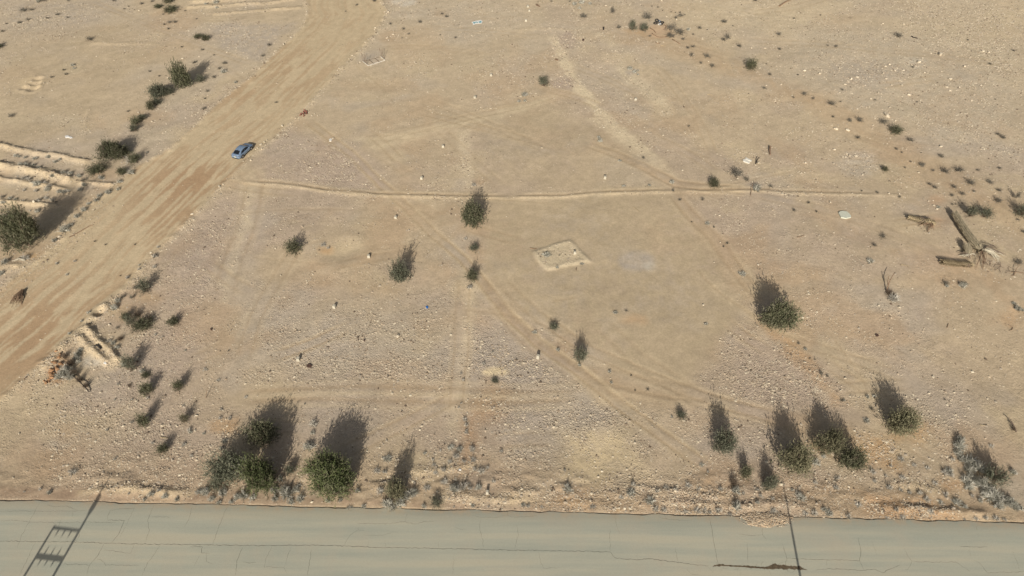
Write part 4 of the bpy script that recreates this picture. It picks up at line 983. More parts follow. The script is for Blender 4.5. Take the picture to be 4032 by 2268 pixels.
batch(1, 3, 'm', '530,200,130;1320,315,115,1325,205;1700,232,44;1960,190,90,1965,95;2050,205,84,2035,100;1570,665,130;1500,705,124;1320,785,140;1450,775,124;1690,775,64;940,795,84,950,725;1085,775,62;240,505,84;180,625,104;400,625,94;300,695,160;440,715,104;190,705,84;720,722,60;1020,625,62;2180,760,54,2180,710;2000,625,130;2240,600,90;280,640,120;350,740,90;1380,800,90;570,40,60')
batch(1, 3, 'w', '1215,432,84,1220,310;1295,432,62;1855,202,34;2010,275,84;2175,208,84;1950,325,62;2090,322,62;2185,312,84,2190,240;1790,352,60,1785,300;1890,412,62;1805,442,62;2265,432,94;2390,522,54,2400,440;2145,542,54,2150,490;1890,545,94,1900,460;1720,602,94,1720,510;2090,602,104;1250,645,110;1990,767,30;2340,767,34;430,565,64,440,520;2115,25,52;2200,402,64;2470,215,50;850,712,54;1590,640,60;2150,600,60;1780,300,40;2330,380,50')
batch(2, 0, 's', '325,882,105,360,755;1215,312,84,1232,205;1325,328,88,1330,235')
batch(2, 0, 'g', '2410,718,115,2420,600')
batch(2, 0, 'd', '1360,218,105,1340,100;1075,297,54;715,192,78;1015,137,56,1020,65;1610,322,115,1570,230;1695,358,110,1670,290;1590,392,92;1720,407,46;2170,397,54,2185,320;2135,412,52;2135,237,62;1895,292,46;1825,352,32;1820,482,52,1830,450;1770,492,42;1805,572,42,1810,515;1965,587,76;2290,472,56;1900,642,34;2015,682,62;1700,180,70;1650,190,40;1410,70,20;1470,80,24;1515,110,20;1600,125,20;1645,130,18;1690,135,28;1390,375,36;1970,300,20;1655,30,3;580,20,26;395,20,30;1780,1275,30;2450,20,40;2560,650,20;2540,905,50;2225,262,20;1740,155,20;1305,60,14')
batch(2, 0, 'm', '630,58,60;705,42,64;785,47,46;680,97,42;1190,705,60;1235,735,60;1270,715,30;130,975,70;70,1030,40;130,1025,40;1780,310,46;1270,750,30;875,1400,50,880,1360;890,1440,60')
batch(2, 1, 'g', '2030,445,112,2000,310')
batch(2, 1, 'd', '2280,352,160,2260,280;2240,310,70;2365,380,66;1320,152,36;1620,487,34,1620,440;1690,578,44;1920,572,42;2035,848,28;2165,1012,44,2170,980;480,1127,22;2130,1040,25;1810,790,20')
batch(2, 1, 'm', '2470,485,105,2475,360;1085,182,44,1085,150;1125,438,54,1130,410;1385,428,44,1385,395;1610,405,60,1610,345;1970,818,64,1975,765;2325,1335,94,2305,1250;345,1145,100,362,1070;705,1218,56,705,1180;455,1258,44')
batch(2, 2, 's', '415,435,108,430,285;1700,1338,115,1695,1160')
batch(2, 2, 'm', '230,465,64,235,400;1040,262,58,1040,230;1955,378,52,1955,335;465,640,52;985,857,44;1000,965,40;1610,1315,36;680,790,40')
batch(2, 2, 'd', '1370,1038,44,1370,995;1150,240,36;1240,1040,24;1200,890,24')
batch(2, 3, 'g', '2350,485,115,2285,140')
batch(2, 3, 'b', '2235,565,120,2150,320')
batch(2, 3, 'm', '1200,665,120,1205,560;1910,355,64,1900,310;1400,745,120,1390,660;2270,805,120;2260,635,110;110,765,64,120,710;560,625,120;2470,740,50')
batch(2, 3, 'w', '1460,622,54,1465,540;1780,577,90,1780,525;1880,600,64,1870,545;1450,815,84;1530,815,84,1520,750;1750,828,64,1760,780;1870,825,94,1860,715;1940,825,84,1930,720;2080,825,84,2080,705;2500,665,54;160,768,54;300,772,44,300,740;815,785,74,820,740;1220,565,64;2100,605,64;2200,855,54;1640,605,44;2470,605,54,2465,570;1975,418,40;530,400,40;1990,830,50;1100,685,60;1550,580,50;2330,640,50')
batch(3, 0, 'd', '1325,388,92,1290,335;120,502,44;365,968,64;460,1008,44;640,1075,86,595,1010;925,1230,84,895,1170;655,1188,38;1445,1435,84,1405,1365;910,1398,52;2370,1395,66,2320,1340;2245,655,44,2210,630;2015,410,30;1460,690,34;2480,520,34;530,162,24;835,190,20;265,195,30;600,465,24;685,480,40;605,430,20;730,1035,24;300,765,24;830,1235,60;1170,1255,110,1125,1215;20,765,40;255,990,30;110,360,60;2320,1360,50;2295,1000,20;1500,1035,26;750,920,34;1080,1015,30')
batch(3, 0, 'g', '1290,1350,140,1260,1250')
batch(3, 1, 'd', '1745,138,64,1705,85;1560,238,84,1515,170;1670,278,44;1790,305,84,1720,200;1935,294,104,1875,215;2060,425,92,1950,330;2245,408,92,2195,345;1630,418,46;1690,455,52;1885,455,62,1845,395;1960,525,62,1915,450;1855,533,44;2335,484,52;2335,253,44;2125,273,44;2325,606,84,2280,520;2505,565,56,2420,420;2520,778,44,2495,745;1165,963,94,1120,910;1075,1045,52;2530,1235,94,2490,1150;2575,905,60,2555,860;30,442,54;410,604,38;490,693,28;265,683,44;1330,548,44;1105,503,34;1295,55,36;1355,90,26;1545,90,20;1385,240,28;1440,180,24;2240,20,20;1800,1440,80;1990,1430,60,1970,1390;1860,620,30;1890,615,24;2080,490,40;945,480,24')
batch(3, 1, 'g', '1180,275,64,1145,200')
batch(3, 1, 's', '2200,760,130,2080,590;2050,755,130,1910,545;2570,745,150,2405,550')
batch(3, 1, 'm', '1035,1215,94,1000,1140;1720,650,40')
batch(3, 2, 'd', '540,885,60,510,790;750,1145,46,735,1095;310,570,34;475,730,24;425,720,30;1050,1235,50;1785,1130,26;600,900,40')
batch(3, 2, 'm', '380,633,50,370,590;1000,1362,84,990,1300;770,1140,34;1010,1110,50;1075,1105,50;2480,180,60,2470,150;2520,240,80;2570,250,50;1800,3,50;1960,15,90')
batch(3, 2, 'b', '2480,1449,70,2390,1310')
batch(3, 3, 'w', '300,645,64,270,540;380,855,84,380,800;470,855,84;690,593,74,690,470;480,533,54;700,493,74,690,450;1350,304,84,1305,200;1240,354,44;1480,354,64,1475,315;1610,384,64,1600,335;1060,434,74;1190,458,44;1360,484,84,1340,415;1080,518,54;1230,594,74;1340,604,54,1305,540;1690,544,74,1655,470;1430,634,54;1600,714,84;1530,644,64;1800,664,84,1785,610;1640,846,94,1590,755;1370,895,84,1350,840;1200,882,44,1190,840;920,764,84,930,705;1290,814,64;2060,664,54;2100,895,64,2110,840;2190,893,64;2310,903,84,2290,850;2390,903,54,2390,850;1980,893,34,1980,860;1800,888,28,1800,860;60,834,94,60,750;50,694,44;820,883,74;1865,300,60,1820,210;1790,440,84,1770,310;1850,460,70;2260,165,70,2230,100')
batch(3, 3, 'm', '1945,210,150,1900,60;2060,350,180,2000,220;2150,430,160;2190,600,170;2030,560,150;2300,700,170;2420,760,150;1830,430,110,1790,330;1950,120,110,1880,-40;490,355,104;340,705,114;620,855,104,620,800;560,805,60;1750,738,74,1740,700;1920,755,124,1910,690;2150,714,64;2260,724,184,2250,640;2340,795,124;2480,775,124;2560,795,64;1935,160,90,1880,-30;1920,250,90;1950,300,90;2060,370,130,2000,260;2110,400,120;2030,420,110;2060,480,110,2030,440;2130,560,120;2200,625,100;2040,600,110,2005,520;2180,650,80;2480,435,74,2460,280;1990,784,64;2390,730,80;2510,800,80;560,270,60;250,600,40')

# ------------------------------------------------------------------ single rocks
def rock_mesh(seed):
    g = np.random.default_rng(seed)
    t = (1 + 5 ** .5) / 2
    v = np.array([(-1, t, 0), (1, t, 0), (-1, -t, 0), (1, -t, 0), (0, -1, t), (0, 1, t), (0, -1, -t), (0, 1, -t), (t, 0, -1), (t, 0, 1), (-t, 0, -1), (-t, 0, 1)], float)
    v /= np.linalg.norm(v[0]); v *= g.uniform(.5, 1.2, (12, 1)) * np.array([1.05, g.uniform(.5, .85), g.uniform(.4, .7)])
    f = [(0, 11, 5), (0, 5, 1), (0, 1, 7), (0, 7, 10), (0, 10, 11), (1, 5, 9), (5, 11, 4), (11, 10, 2), (10, 7, 6), (7, 1, 8), (3, 9, 4), (3, 4, 2), (3, 2, 6), (3, 6, 8), (3, 8, 9), (4, 9, 5), (2, 4, 11), (6, 2, 10), (8, 6, 7), (9, 8, 1)]
    return newmesh('rock', v, f, M['rock'])
RK = [rock_mesh(500 + i) for i in range(7)]
RC = [0]
def rocks(c, r, s, what='pale rock'):
    for e in s.split(';'):
        x, y, w = [float(q) for q in e.split(',')]
        p = at(c, r, x, y); s_ = w * mpx(c, r, x, y) / 2 * 1.05; RC[0] += 1
        o = link('rock', RK[RC[0] % 7], (p.x, p.y, p.z + s_ * .25), rnd.uniform(0, 6.28), s_)
        sz = 'tiny' if w < 16 else ('small' if w < 25 else ('medium' if w < 34 else 'large'))
        tag(o, sz + ' ' + what, 'rock', None, T(c, r, x, y), auto=True)
rocks(0, 0, '1835,588,28;2005,570,20;2285,527,24;1690,782,22;2105,687,20;1395,1135,28;1320,1200,20;1530,1225,22;1675,1250,22;1720,1320,18;2080,1135,28;1870,1190,18;1440,550,16;2415,1220,16;1400,107,22;1615,190,14;1540,205,16')
rocks(1, 0, '1335,130,32;1295,125,26;1380,350,30;1385,310,24;1325,378,24;1360,366,20;1335,405,24;1315,385,18;1028,640,20;1047,626,20;1200,285,26;1195,305,18;838,692,30;820,713,20;805,745,14;1130,400,22;1100,436,20;280,452,28;305,430,20;190,522,22;355,382,18;510,122,22;265,1270,32;590,1145,20;565,1165,22;622,1167,20;645,1157,18;1775,1130,20;2295,935,20;775,1395,28;965,1440,20;1655,296,14;1205,580,18;1250,570,20;1265,585,18;970,565,18;940,600,20;490,232,12;110,1412,22;85,1435,24;1185,1065,14')
rocks(2, 0, '1525,600,14;1503,10,28;945,55,28;1185,50,18;1205,990,14;1555,170,16;1140,160,18;590,1105,14;530,530,14;1700,1350,16;1745,1338,16;2195,905,12;2555,866,24;1460,425,22;1525,425,16;2410,475,22;2550,480,24;1975,620,22;80,632,14;1655,200,30')
rocks(3, 0, '1155,240,24;1365,245,24;715,692,28;845,667,22;1180,672,32;1220,652,28;1155,747,28;1275,716,42;895,786,40;833,802,34;805,832,24;770,857,38;365,717,34;515,747,34;580,737,22;1830,797,48;1795,880,30;1830,915,28;1925,880,24;1415,957,40;1105,942,30;1035,997,32;720,937,26;1735,553,62;1690,548,28;2165,517,38;2220,527,34;1975,672,38;1745,722,24;2215,787,22;1185,797,26;1330,821,36;1345,861,32;1515,632,52;1570,737,26;1685,857,26;2140,862,32;1195,1173,62;1175,1142,32;1075,1195,22;1280,1215,26;1225,1082,28;985,1087,26;895,1101,28;685,1297,42;800,1308,46;2050,1011,22;130,857,26;975,866,20;2475,942,20;85,666,16;60,791,16;1360,715,30;1240,860,28;180,200,14;290,212,20')
rocks(3, 1, '795,92,34;780,127,32;822,111,28;885,117,36;755,121,22;380,187,32;670,52,32;660,192,36;955,305,28;1215,500,26;1318,503,30;1740,25,46;1515,286,30;625,590,32;845,500,22;140,505,34;175,508,24;1665,622,26;1700,657,32;1615,576,22;1660,572,16;1450,180,22;580,1325,14;1830,1167,18;155,590,16;320,570,16')
rocks(3, 2, '435,226,20;475,266,14;1875,418,28;1665,890,38;780,907,30;370,750,32;420,836,28;375,945,16;1622,1056,28;1585,1080,18;190,575,20;785,621,16;795,661,14;1110,182,32;1320,200,38;730,1032,26;740,990,20;605,760,20;2215,626,14;1920,1360,22;615,985,20;455,790,10')
rocks(2, 1, '2478,190,30;2090,720,28;2475,1218,30;300,46,24;990,481,16;2095,990,20;1510,541,12;2035,1190,18;665,1135,18;1185,72,14;2110,462,18;1380,1262,12')
rocks(2, 2, '1925,168,34;535,545,16;992,908,16;380,1083,16')
rocks(1, 1, '690,328,22;165,345,16;85,705,18;110,681,16;2010,712,20;2522,732,16;1432,722,14;275,823,16;250,1320,22;50,10,30;15,45,22;60,60,20')
rocks(1, 2, '1430,492,52;1735,802,30;390,900,30;400,706,20;820,1056,16;1520,931,16;45,286,16;2130,1125,22;1940,1080,18;300,660,16')
rocks(0, 1, '2210,440,34;1935,712,32;1987,685,16;2527,172,24;2450,182,18;1625,75,28;912,1191,18;2390,748,14;1567,1247,14;600,942,44;350,597,44;222,262,22;965,482,14;1750,400,12;1178,321,16;1520,1100,26;1530,1130,24;1240,620,18')
rocks(0, 2, '1100,370,28;1980,1282,38;1965,1432,32;2275,1320,24;2145,1172,20;1400,942,16;1692,1330,20;1210,1386,18;295,960,22;590,1437,26;550,1430,18;1330,626,12;620,1362,14;865,1026,20;1000,225,26;1020,190,20;1730,1420,14;940,650,16')
rocks(0, 3, '1395,250,30;1190,346,34;1255,381,20;190,15,28;275,396,22;135,460,22;415,351,18;500,376,20;1870,116,26;1800,112,18;1630,251,22;1780,241,18;780,466,18;1165,602,22;2200,602,18;330,30,12;1435,600,16')
rocks(1, 3, '1590,590,22;1700,632,18;665,706,14;2350,632,16;2200,666,16')
rocks(3, 3, '453,790,22;1885,476,14;1365,676,20;1855,771,18;860,621,14;985,691,14;325,831,14;2205,826,12')

# ------------------------------------------------------------------ painted concrete marker blocks
mb = MB(); mb.box((0, 0, .5), (.82, .82, 1.0)); 
for i, v in enumerate(mb.v): mb.v[i] = (v[0] * (1.0 if v[2] > .5 else 1.15), v[1] * (1.0 if v[2] > .5 else 1.15), v[2] * (1 if v[2] > .5 else 1))
block = mb.mesh('marker_block', M['concrete'])
BL = [(1, 0, 2365, 768, .95, 24, 'farthest squat white concrete marker block, near the tail of the curved tracks'),
      (1, 0, 2205, 992, .9, 26, 'second farthest white marker block with a pale stone to its right'),
      (1, 1, 1880, 38, 1.0, 24, 'white marker block just above the gap left of the pale vertical strip'),
      (1, 1, 1668, 360, 1.05, 25, 'white marker block above the low ridge and left of the scraped red soil'),
      (1, 1, 1405, 750, 1.0, 26, 'white marker block with a pebble at its right, left of the twin ruts'),
      (1, 1, 1133, 1148, 1.1, 28, 'white marker block level with the low bush on the sandy mound'),
      (1, 2, 788, 205, 1.15, 30, 'white marker block up and left of the blue plastic scrap'),
      (1, 2, 428, 742, 1.2, 34, 'white marker block beside the rusted tin lump'),
      (1, 3, 2328, 632, 1.7, 30, 'tall narrow marker block near the asphalt edge'),
      (2, 1, 937, 354, 1.2, 26, 'white marker block above the ridge line, right of the middle'),
      (2, 1, 632, 1112, 1.15, 26, 'white marker block standing inside the square sand pad'),
      (2, 2, 262, 714, 1.6, 30, 'tall white marker block left of the ruts and narrow tree'),
      (2, 0, 1247, 1005, .9, 24, 'white marker block on the pale upper slope by a pebble'),
      (2, 0, 140, 220, .9, 22, 'white block nearest below the pair at top centre'),
      (2, 0, 158, 80, .9, 22, 'upper white block of the pair at top centre'),
      (2, 0, 176, 120, .8, 20, 'lower rounded white block of the pair at top centre')]
for c, r, x, y, asp, w, lab in BL:
    p = at(c, r, x, y); s_ = w * mpx(c, r, x, y) / .95
    p.y += s_ * .4
    o = link('marker_block', block, (p.x, p.y, p.z - .03), rnd.uniform(-.5, .3), (s_, s_, s_ * asp))
    o.rotation_euler = (rnd.uniform(-.04, .04), rnd.uniform(-.04, .04), rnd.uniform(-.55, .35))
    tag(o, lab, 'marker block', 'white concrete marker blocks')

# ------------------------------------------------------------------ car
def car():
    rear = Vector((*G(880 + 925 / 12.075, 530 + 1115 / 12.075), 0)); front = Vector((*G(880 + 1325 / 12.075, 530 + 735 / 12.075), 0))
    fw = (front - rear).normalized(); right = Vector((fw.y, -fw.x, 0))
    mid = (rear + front) / 2 - right * .80; mid.z = float(samp(ZG, mid.x, mid.y)) + .03
    root = link('parked_car', None, mid, math.atan2(-fw.x, fw.y))
    ST = [(-2.30, .70, .40, .80, .92), (-2.24, .82, .30, .86, .99), (-1.95, .885, .24, .90, 1.03), (-1.35, .905, .2, .93, 1.03), (-.4, .91, .2, .93, 1.0), (.5, .91, .2, .92, .98),
          (1.0, .905, .2, .90, .96), (1.5, .89, .2, .82, .90), (1.95, .85, .22, .72, .80), (2.2, .76, .26, .60, .68), (2.31, .58, .34, .50, .56)]
    V = []; F = []
    for y, w, zb, zs, zt in ST:
        ring = [(w * .86, zb), (w * .985, zb + .14), (w, (zb + zs) / 2), (w * .985, zs), (w * .86, zt), (w * .45, zt + .025)]
        V += [(x, y, z) for x, z in ring] + [(-x, y, z) for x, z in ring[::-1]]
    n = 12
    for i in range(len(ST) - 1):
        for k in range(n):
            a0 = i * n + k; b0 = i * n + (k + 1) % n
            F.append((a0, a0 + n, b0 + n, b0))
    F.append(tuple(range(n))); F.append(tuple(range((len(ST) - 1) * n, len(ST) * n))[::-1])
    # arches cut as dark wells: wheels stand proud instead
    body = newmesh('body', V, F, M['paint'], smooth=True)
    bo = link('body', body, parent=root)
    def cabin(y):   # roof height, top half width
        K = [(-2.0, .98, .60), (-1.75, 1.06, .62), (-1.15, 1.33, .60), (-.6, 1.44, .60), (0, 1.455, .60), (.45, 1.38, .60), (.95, 1.10, .62), (1.25, .955, .66)]
        for (a, za, wa), (b, zb, wb) in zip(K[:-1], K[1:]):
            if y <= b: f = (y - a) / (b - a); return za + (zb - za) * f, wa + (wb - wa) * f
        return K[-1][1:]
    V = []; F = []; Yc = [-2.0, -1.75, -1.15, -.6, 0, .45, .95, 1.25]
    for y in Yc:
        z, w = cabin(y); lo = .90 if -1.9 < y < 1.2 else z - .05
        wb = .885 if abs(y) < 1.2 else (.84 if abs(y) < 1.9 else .7)
        ring = [(wb, lo), (w + .05, max(lo + .01, z - .06)), (w - .06, z), (w * .4, z + .03)]
        V += [(x, y, zz) for x, zz in ring] + [(-x, y, zz) for x, zz in ring[::-1]]
    n = 8
    for i in range(len(Yc) - 1):
        for k in range(n - 1):
            a0 = i * n + k; F.append((a0, a0 + n, a0 + n + 1, a0 + 1))
    F.append(tuple(range(n))); F.append(tuple(range((len(Yc) - 1) * n, len(Yc) * n))[::-1])
    link('roof', newmesh('roof', V, F, M['paint'], smooth=True), parent=root)
    def pane(name, pts, nrm, parent=root, m='roofp', off=.014):
        nv = Vector(nrm).normalized() * off
        V = [Vector(p) + nv for p in pts] + [Vector(p) - nv * .5 for p in pts]; k = len(pts)
        F = [tuple(range(k)), tuple(range(k, 2 * k))[::-1]] + [(i, i + k, (i + 1) % k + k, (i + 1) % k) for i in range(k)]
        return link(name, newmesh(name, V, F, M[m]), parent=parent)
    def rp(y, f):   # point across the roof at fraction f of the half width
        z, w = cabin(y); return ((w - .06) * f, y, z + .03 * (1 - abs(f)))
    pane('rear_window', [rp(-1.90, 1.02), rp(-1.17, .94), rp(-1.17, 0), rp(-1.17, -.94), rp(-1.90, -1.02), rp(-1.90, 0)], (0, -.4, 1), off=.03)
    pane('windscreen', [rp(.46, -.95), rp(.46, .95), rp(1.16, 1.02), rp(1.16, -1.02)], (0, .5, 1), off=.03)
    for s in (1, -1):
        def sp(y, f):
            z, w = cabin(y); lo = .90; hi = z - .06
            return (s * (.885 + (w + .05 - .885) * f), y, lo + (hi - lo) * f)
        nrm = (s, 0, .35)
        pane('side_window', [sp(-1.55, .12), sp(-1.05, .84), sp(-.36, .92), sp(-.36, .1)], nrm)
        pane('side_window', [sp(-.30, .1), sp(-.30, .92), sp(.30, .90), sp(.62, .78), sp(1.02, .14)], nrm)
        lp = pane('tail_light', [(s * .60, -2.318, .80), (s * .60, -2.318, .90), (s * .83, -2.235, .93), (s * .84, -2.20, .78)], (s * .3, -1, .1), m='lamp', off=.02)
        pane('headlight', [(s * .50, 2.29, .50), (s * .52, 2.27, .62), (s * .76, 2.12, .70), (s * .78, 2.12, .58)], (s * .3, 1, .3), m='whitem', off=.02)
        mbx = MB(); mbx.box((s * .97, .78, .96), (.2, .12, .13)); link('mirror', mbx.mesh('mirror', M['paint']), parent=root)
        for y in (-1.36, 1.36):
            mw = MB(); mw.tube([(s * .74, y, .32), (s * .765, y, .32), (s * .93, y, .32), (s * .945, y, .32)], [.29, .335, .335, .30], 20)
            wh = link('wheel', mw.mesh('wheel', M['tyre']), parent=root)
            mr_ = MB(); mr_.tube([(s * .90, y, .32), (s * .955, y, .32)], [.215, .205], 14)
            for q in range(5):
                a = q * 1.2566; mr_.tube([(s * .957, y, .32), (s * .962, y + .19 * math.cos(a), .32 + .19 * math.sin(a))], .028, 4)
            link('rim', mr_.mesh('rim', M['rim']), parent=wh)
            ma = MB(); ma.tube([(s * .80, y, .34), (s * .917, y, .34)], [.385, .385], 20); link('wheel_arch', ma.mesh('wheel_arch', M['tyre']), parent=root)
    pane('number_plate', [(-.26, -2.325, .60), (.26, -2.325, .60), (.26, -2.325, .71), (-.26, -2.325, .71)], (0, -1, 0), m='plate')
    mx = MB(); mx.box((0, -2.27, .36), (1.3, .12, .16)); link('rear_bumper', mx.mesh('rear_bumper', M['tyre']), parent=root)
    mx = MB(); mx.box((0, -1.05, 1.385), (.05, .16, .09)); link('antenna', mx.mesh('antenna', M['tyre']), parent=root)
    mx = MB(); mx.box((0, -2.31, .86), (1.0, .03, .05)); link('trim_bar', mx.mesh('trim_bar', M['lamp']), parent=root)
    tag(root, 'silver grey saloon car parked alone on the dirt road', 'car')
car()

# ------------------------------------------------------------------ welded metal frame (upper left)
def fpt(x, y, dz=0): return atP((1380 + x / 12.075, 180 + y / 12.075), dz)
root = link('metal_frame', None, fpt(850, 950)); org = root.location.copy()
def bar(name, a, b, rad, m, parent=root, o_=None):
    q = MB(); o_ = org if o_ is None else o_; q.tube([Vector(a) - o_, Vector(b) - o_], rad, 5); return link(name, q.mesh(name, M[m]), parent=parent)
zb = Vector((0, 0, .12))
A0, A1, A2, A3 = fpt(590, 765) + zb, fpt(850, 955) + zb, fpt(1640, 700) + zb, fpt(1440, 530) + zb
for a, b in ((A0, A1), (A1, A2), (A2, A3)): bar('white_rail', a, b, .055, 'whitem')
bar('rear_rail', A0, A3, .035, 'steel'); 
for f in (.33, .66): bar('cross_bar', A0.lerp(A3, f), A1.lerp(A2, f), .05, 'steel')
hh = 1.9
for P0, P1 in ((A0, A1), (A3, A2)):
    t0 = P0 + Vector((-.1, .25, hh)); q1 = P0.lerp(P1, .72); t1 = q1 + Vector((-.15, .3, hh * 1.15))
    bar('upright', P0, t0, .035, 'steel'); bar('upright', q1, t1, .035, 'steel'); bar('brace', t0, q1, .035, 'steel'); bar('brace', t1, P0.lerp(P1, .2), .03, 'steel')
tag(root, 'overturned welded metal frame with white rails and rusty uprights lying right of the dirt road', 'metal frame')

# ------------------------------------------------------------------ fallen sign board
def spt(x, y): return G(1820 + x / 16.1, 50 + y / 16.1)
def slab(name, pts, z0, th, m, parent=None, org=None, zc=None):
    k = len(pts); org = org or Vector((0, 0, 0))
    V = [(p[0] - org.x, p[1] - org.y, z0 + th + rnd.uniform(0, .0)) for p in pts] + [(p[0] - org.x, p[1] - org.y, z0) for p in pts]
    F = [tuple(range(k)), tuple(range(k, 2 * k))[::-1]] + [(i, i + k, (i + 1) % k + k, (i + 1) % k) for i in range(k)]
    return link(name, newmesh(name, V, F, M[m]), parent=parent)
op = Vector((*spt(900, 650), 0)); op.z = float(samp(ZG, op.x, op.y)) + .10
sg = link('fallen_sign', None, op)
slab('board', [spt(585, 625), spt(665, 680), spt(685, 800), spt(900, 720), spt(1240, 690), spt(1300, 580), spt(1200, 485), spt(830, 545)][::-1], 0, .05, 'white', sg, op)
ltr = [[(700, 620), (730, 610), (800, 700), (760, 735), (715, 680)], [(770, 650), (850, 620), (860, 670), (790, 695)], [(870, 610), (930, 600), (950, 640), (1000, 630), (1010, 680), (940, 665), (890, 640)],
       [(1040, 590), (1150, 560), (1220, 560), (1225, 585), (1060, 605)], [(1050, 660), (1090, 620), (1180, 600), (1210, 640), (1140, 670)], [(800, 620), (850, 600), (855, 612), (810, 632)], [(1180, 640), (1205, 620), (1235, 600), (1240, 640)]]
for L in ltr: slab('lettering', [spt(*q) for q in L][::-1], .055, .006, 'teal', sg, op)
tag(sg, 'torn white board with teal print lying flat near the top centre', 'sign')

# ------------------------------------------------------------------ broken slab, planks, small debris
def piece(name, c, r, pts, th, m, label, cat, dz=.0, tilt=None):
    P = [at(c, r, *p) for p in pts]; o0 = sum(P, Vector()) / len(P); k = len(P)
    V = [(p.x - o0.x, p.y - o0.y, th) for p in P] + [(p.x - o0.x, p.y - o0.y, -.03) for p in P]
    F = [tuple(range(k))[::-1], tuple(range(k, 2 * k))] + [(i, (i + 1) % k, (i + 1) % k + k, i + k) for i in range(k)]
    o = link(name, newmesh(name, V, F, M[m]), (o0.x, o0.y, o0.z + dz)); 
    if tilt: o.rotation_euler = tilt
    tag(o, label, cat); return o
piece('round_slab', 3, 1, [(705, 700), (730, 748), (780, 757), (828, 748), (832, 738), (815, 712), (790, 690), (750, 684), (722, 688)], .20, 'disc', 'broken half round grey green slab lying on the sand at right', 'slab')
piece('white_plank', 2, 1, [(2322, 158), (2328, 176), (2385, 196), (2398, 184), (2345, 155)], .16, 'whitem', 'thicker of two parallel white beams lying at the far right of the field', 'plank')
piece('white_plank', 2, 1, [(2345, 140), (2350, 152), (2408, 176), (2414, 168), (2360, 140)], .14, 'whitem', 'thinner upper of two parallel white beams lying at right', 'plank')
piece('wooden_plank', 0, 3, [(1612, 48), (1612, 56), (1690, 66), (1692, 58)], .08, 'palewood', 'short pale plank beside a dark bush at lower left', 'plank')
piece('cardboard_sheet', 2, 0, [(235, 42), (240, 58), (275, 74), (285, 68), (255, 42)], .05, 'wood', 'brown sheet lying beside white blocks at top centre', 'sheet')
piece('wooden_board', 2, 0, [(430, 596), (445, 612), (466, 614), (462, 600), (445, 592)], .12, 'wood', 'dark brown board lying by the pale triangular track', 'board')
piece('dark_lump', 2, 0, [(705, 402), (712, 414), (724, 412), (728, 402), (716, 396)], .22, 'rust', 'small round dark brown lump above the pale slope', 'debris')
piece('black_bag', 2, 0, [(912, 284), (914, 304), (928, 302), (928, 284)], .35, 'black', 'black lump beside a pale patch near the top', 'debris')
piece('rusted_tin', 1, 2, [(510, 795), (522, 772), (540, 768), (568, 788), (552, 806), (525, 804)], .14, 'rust', 'flattened rusty brown tin lying beside a marker block', 'tin')
piece('round_tin', 1, 2, [(1082, 530), (1086, 541), (1096, 541), (1100, 532), (1094, 526), (1086, 525)], .16, 'rust', 'tiny round rusty tin in a scraped patch of the field', 'tin')
piece('round_tin', 0, 2, [(2115, 410), (2119, 424), (2130, 424), (2134, 412), (2126, 405)], .16, 'rust', 'tiny round rusty tin right of the shrubs by the dirt road', 'tin')
piece('rusty_plate', 3, 2, [(1080, 462), (1078, 474), (1098, 488), (1116, 482), (1112, 468), (1095, 458)], .08, 'rust', 'rusty brown plate lying on stony ground at right', 'plate')
piece('plastic_scrap', 1, 2, [(1708, 185), (1710, 200), (1722, 204), (1734, 196), (1728, 182), (1716, 180)], .10, 'blue', 'bright blue plastic scrap in the middle of the field', 'scrap')
piece('white_rag', 0, 0, [(655, 1378), (662, 1390), (690, 1386), (712, 1396), (732, 1390), (722, 1380), (700, 1378), (690, 1368), (665, 1368)], .10, 'white', 'crumpled white rag lying at upper left by the furrows', 'rag')
piece('white_rag', 0, 2, [(1045, 765), (1070, 775), (1082, 770), (1065, 750)], .10, 'white', 'small white rag at the lower end of the twin banks', 'rag')
piece('white_box', 1, 3, [(2040, 378), (2040, 390), (2064, 390), (2064, 378)], .12, 'white', 'small white box between the grey roadside shrubs', 'box')
piece('white_box', 0, 3, [(2078, 560), (2070, 590), (2085, 605), (2095, 590), (2090, 562)], .14, 'whitem', 'pale upright board fragment at the foot of the left tree clump', 'board')
piece('white_can', 1, 3, [(1582, 582), (1580, 596), (1598, 598), (1600, 584)], .25, 'white', 'small white can beside the olive tree', 'can')
piece('foil_scrap', 1, 0, [(735, 1405), (738, 1425), (758, 1422), (768, 1402), (752, 1396)], .1, 'whitem', 'crumpled pale scrap beside a stone near the twin ruts', 'scrap')
def stick(name, c, r, pts, w, m, label, cat, z=.06, rise=None):
    P = [at(c, r, *p) for p in pts]; o0 = P[0].copy(); k = mpx(c, r, *pts[0]); q = MB()
    Q = [p - o0 + Vector((0, 0, z + (rise[i] if rise else 0))) for i, p in enumerate(P)]
    n = len(Q); q.tube(Q, [w * k / 2 * (1 - .35 * i / max(1, n - 1)) for i in range(n)], 6)
    o = link(name, q.mesh(name, M[m]), o0); tag(o, label, cat); return o
stick('stick', 0, 1, [(700, 945), (770, 905), (830, 870), (890, 835), (940, 815)], 9, 'wood', 'long dry branch lying across the edge of the dirt road below the furrows', 'branch')
stick('stick', 3, 2, [(1800, 402), (1812, 360)], 7, 'wood', 'short dark stick next to a dark holed stone at right', 'stick')
stick('stick', 3, 2, [(2128, 1374), (2165, 1382), (2208, 1374)], 7, 'palewood', 'curved pale stick on the sand at lower right', 'stick')
stick('stick', 3, 2, [(2420, 375), (2460, 400), (2450, 425), (2425, 432)], 6, 'wood', 'hooked dark twig near the right edge', 'twig')
stick('stick', 3, 1, [(290, 945), (325, 940), (362, 926)], 6, 'wood', 'thin stick on bare sand below the half round slab', 'stick')
stick('stick', 3, 1, [(1330, 1222), (1370, 1228), (1412, 1238)], 7, 'palewood', 'pale stick left of the straight palm log', 'stick')
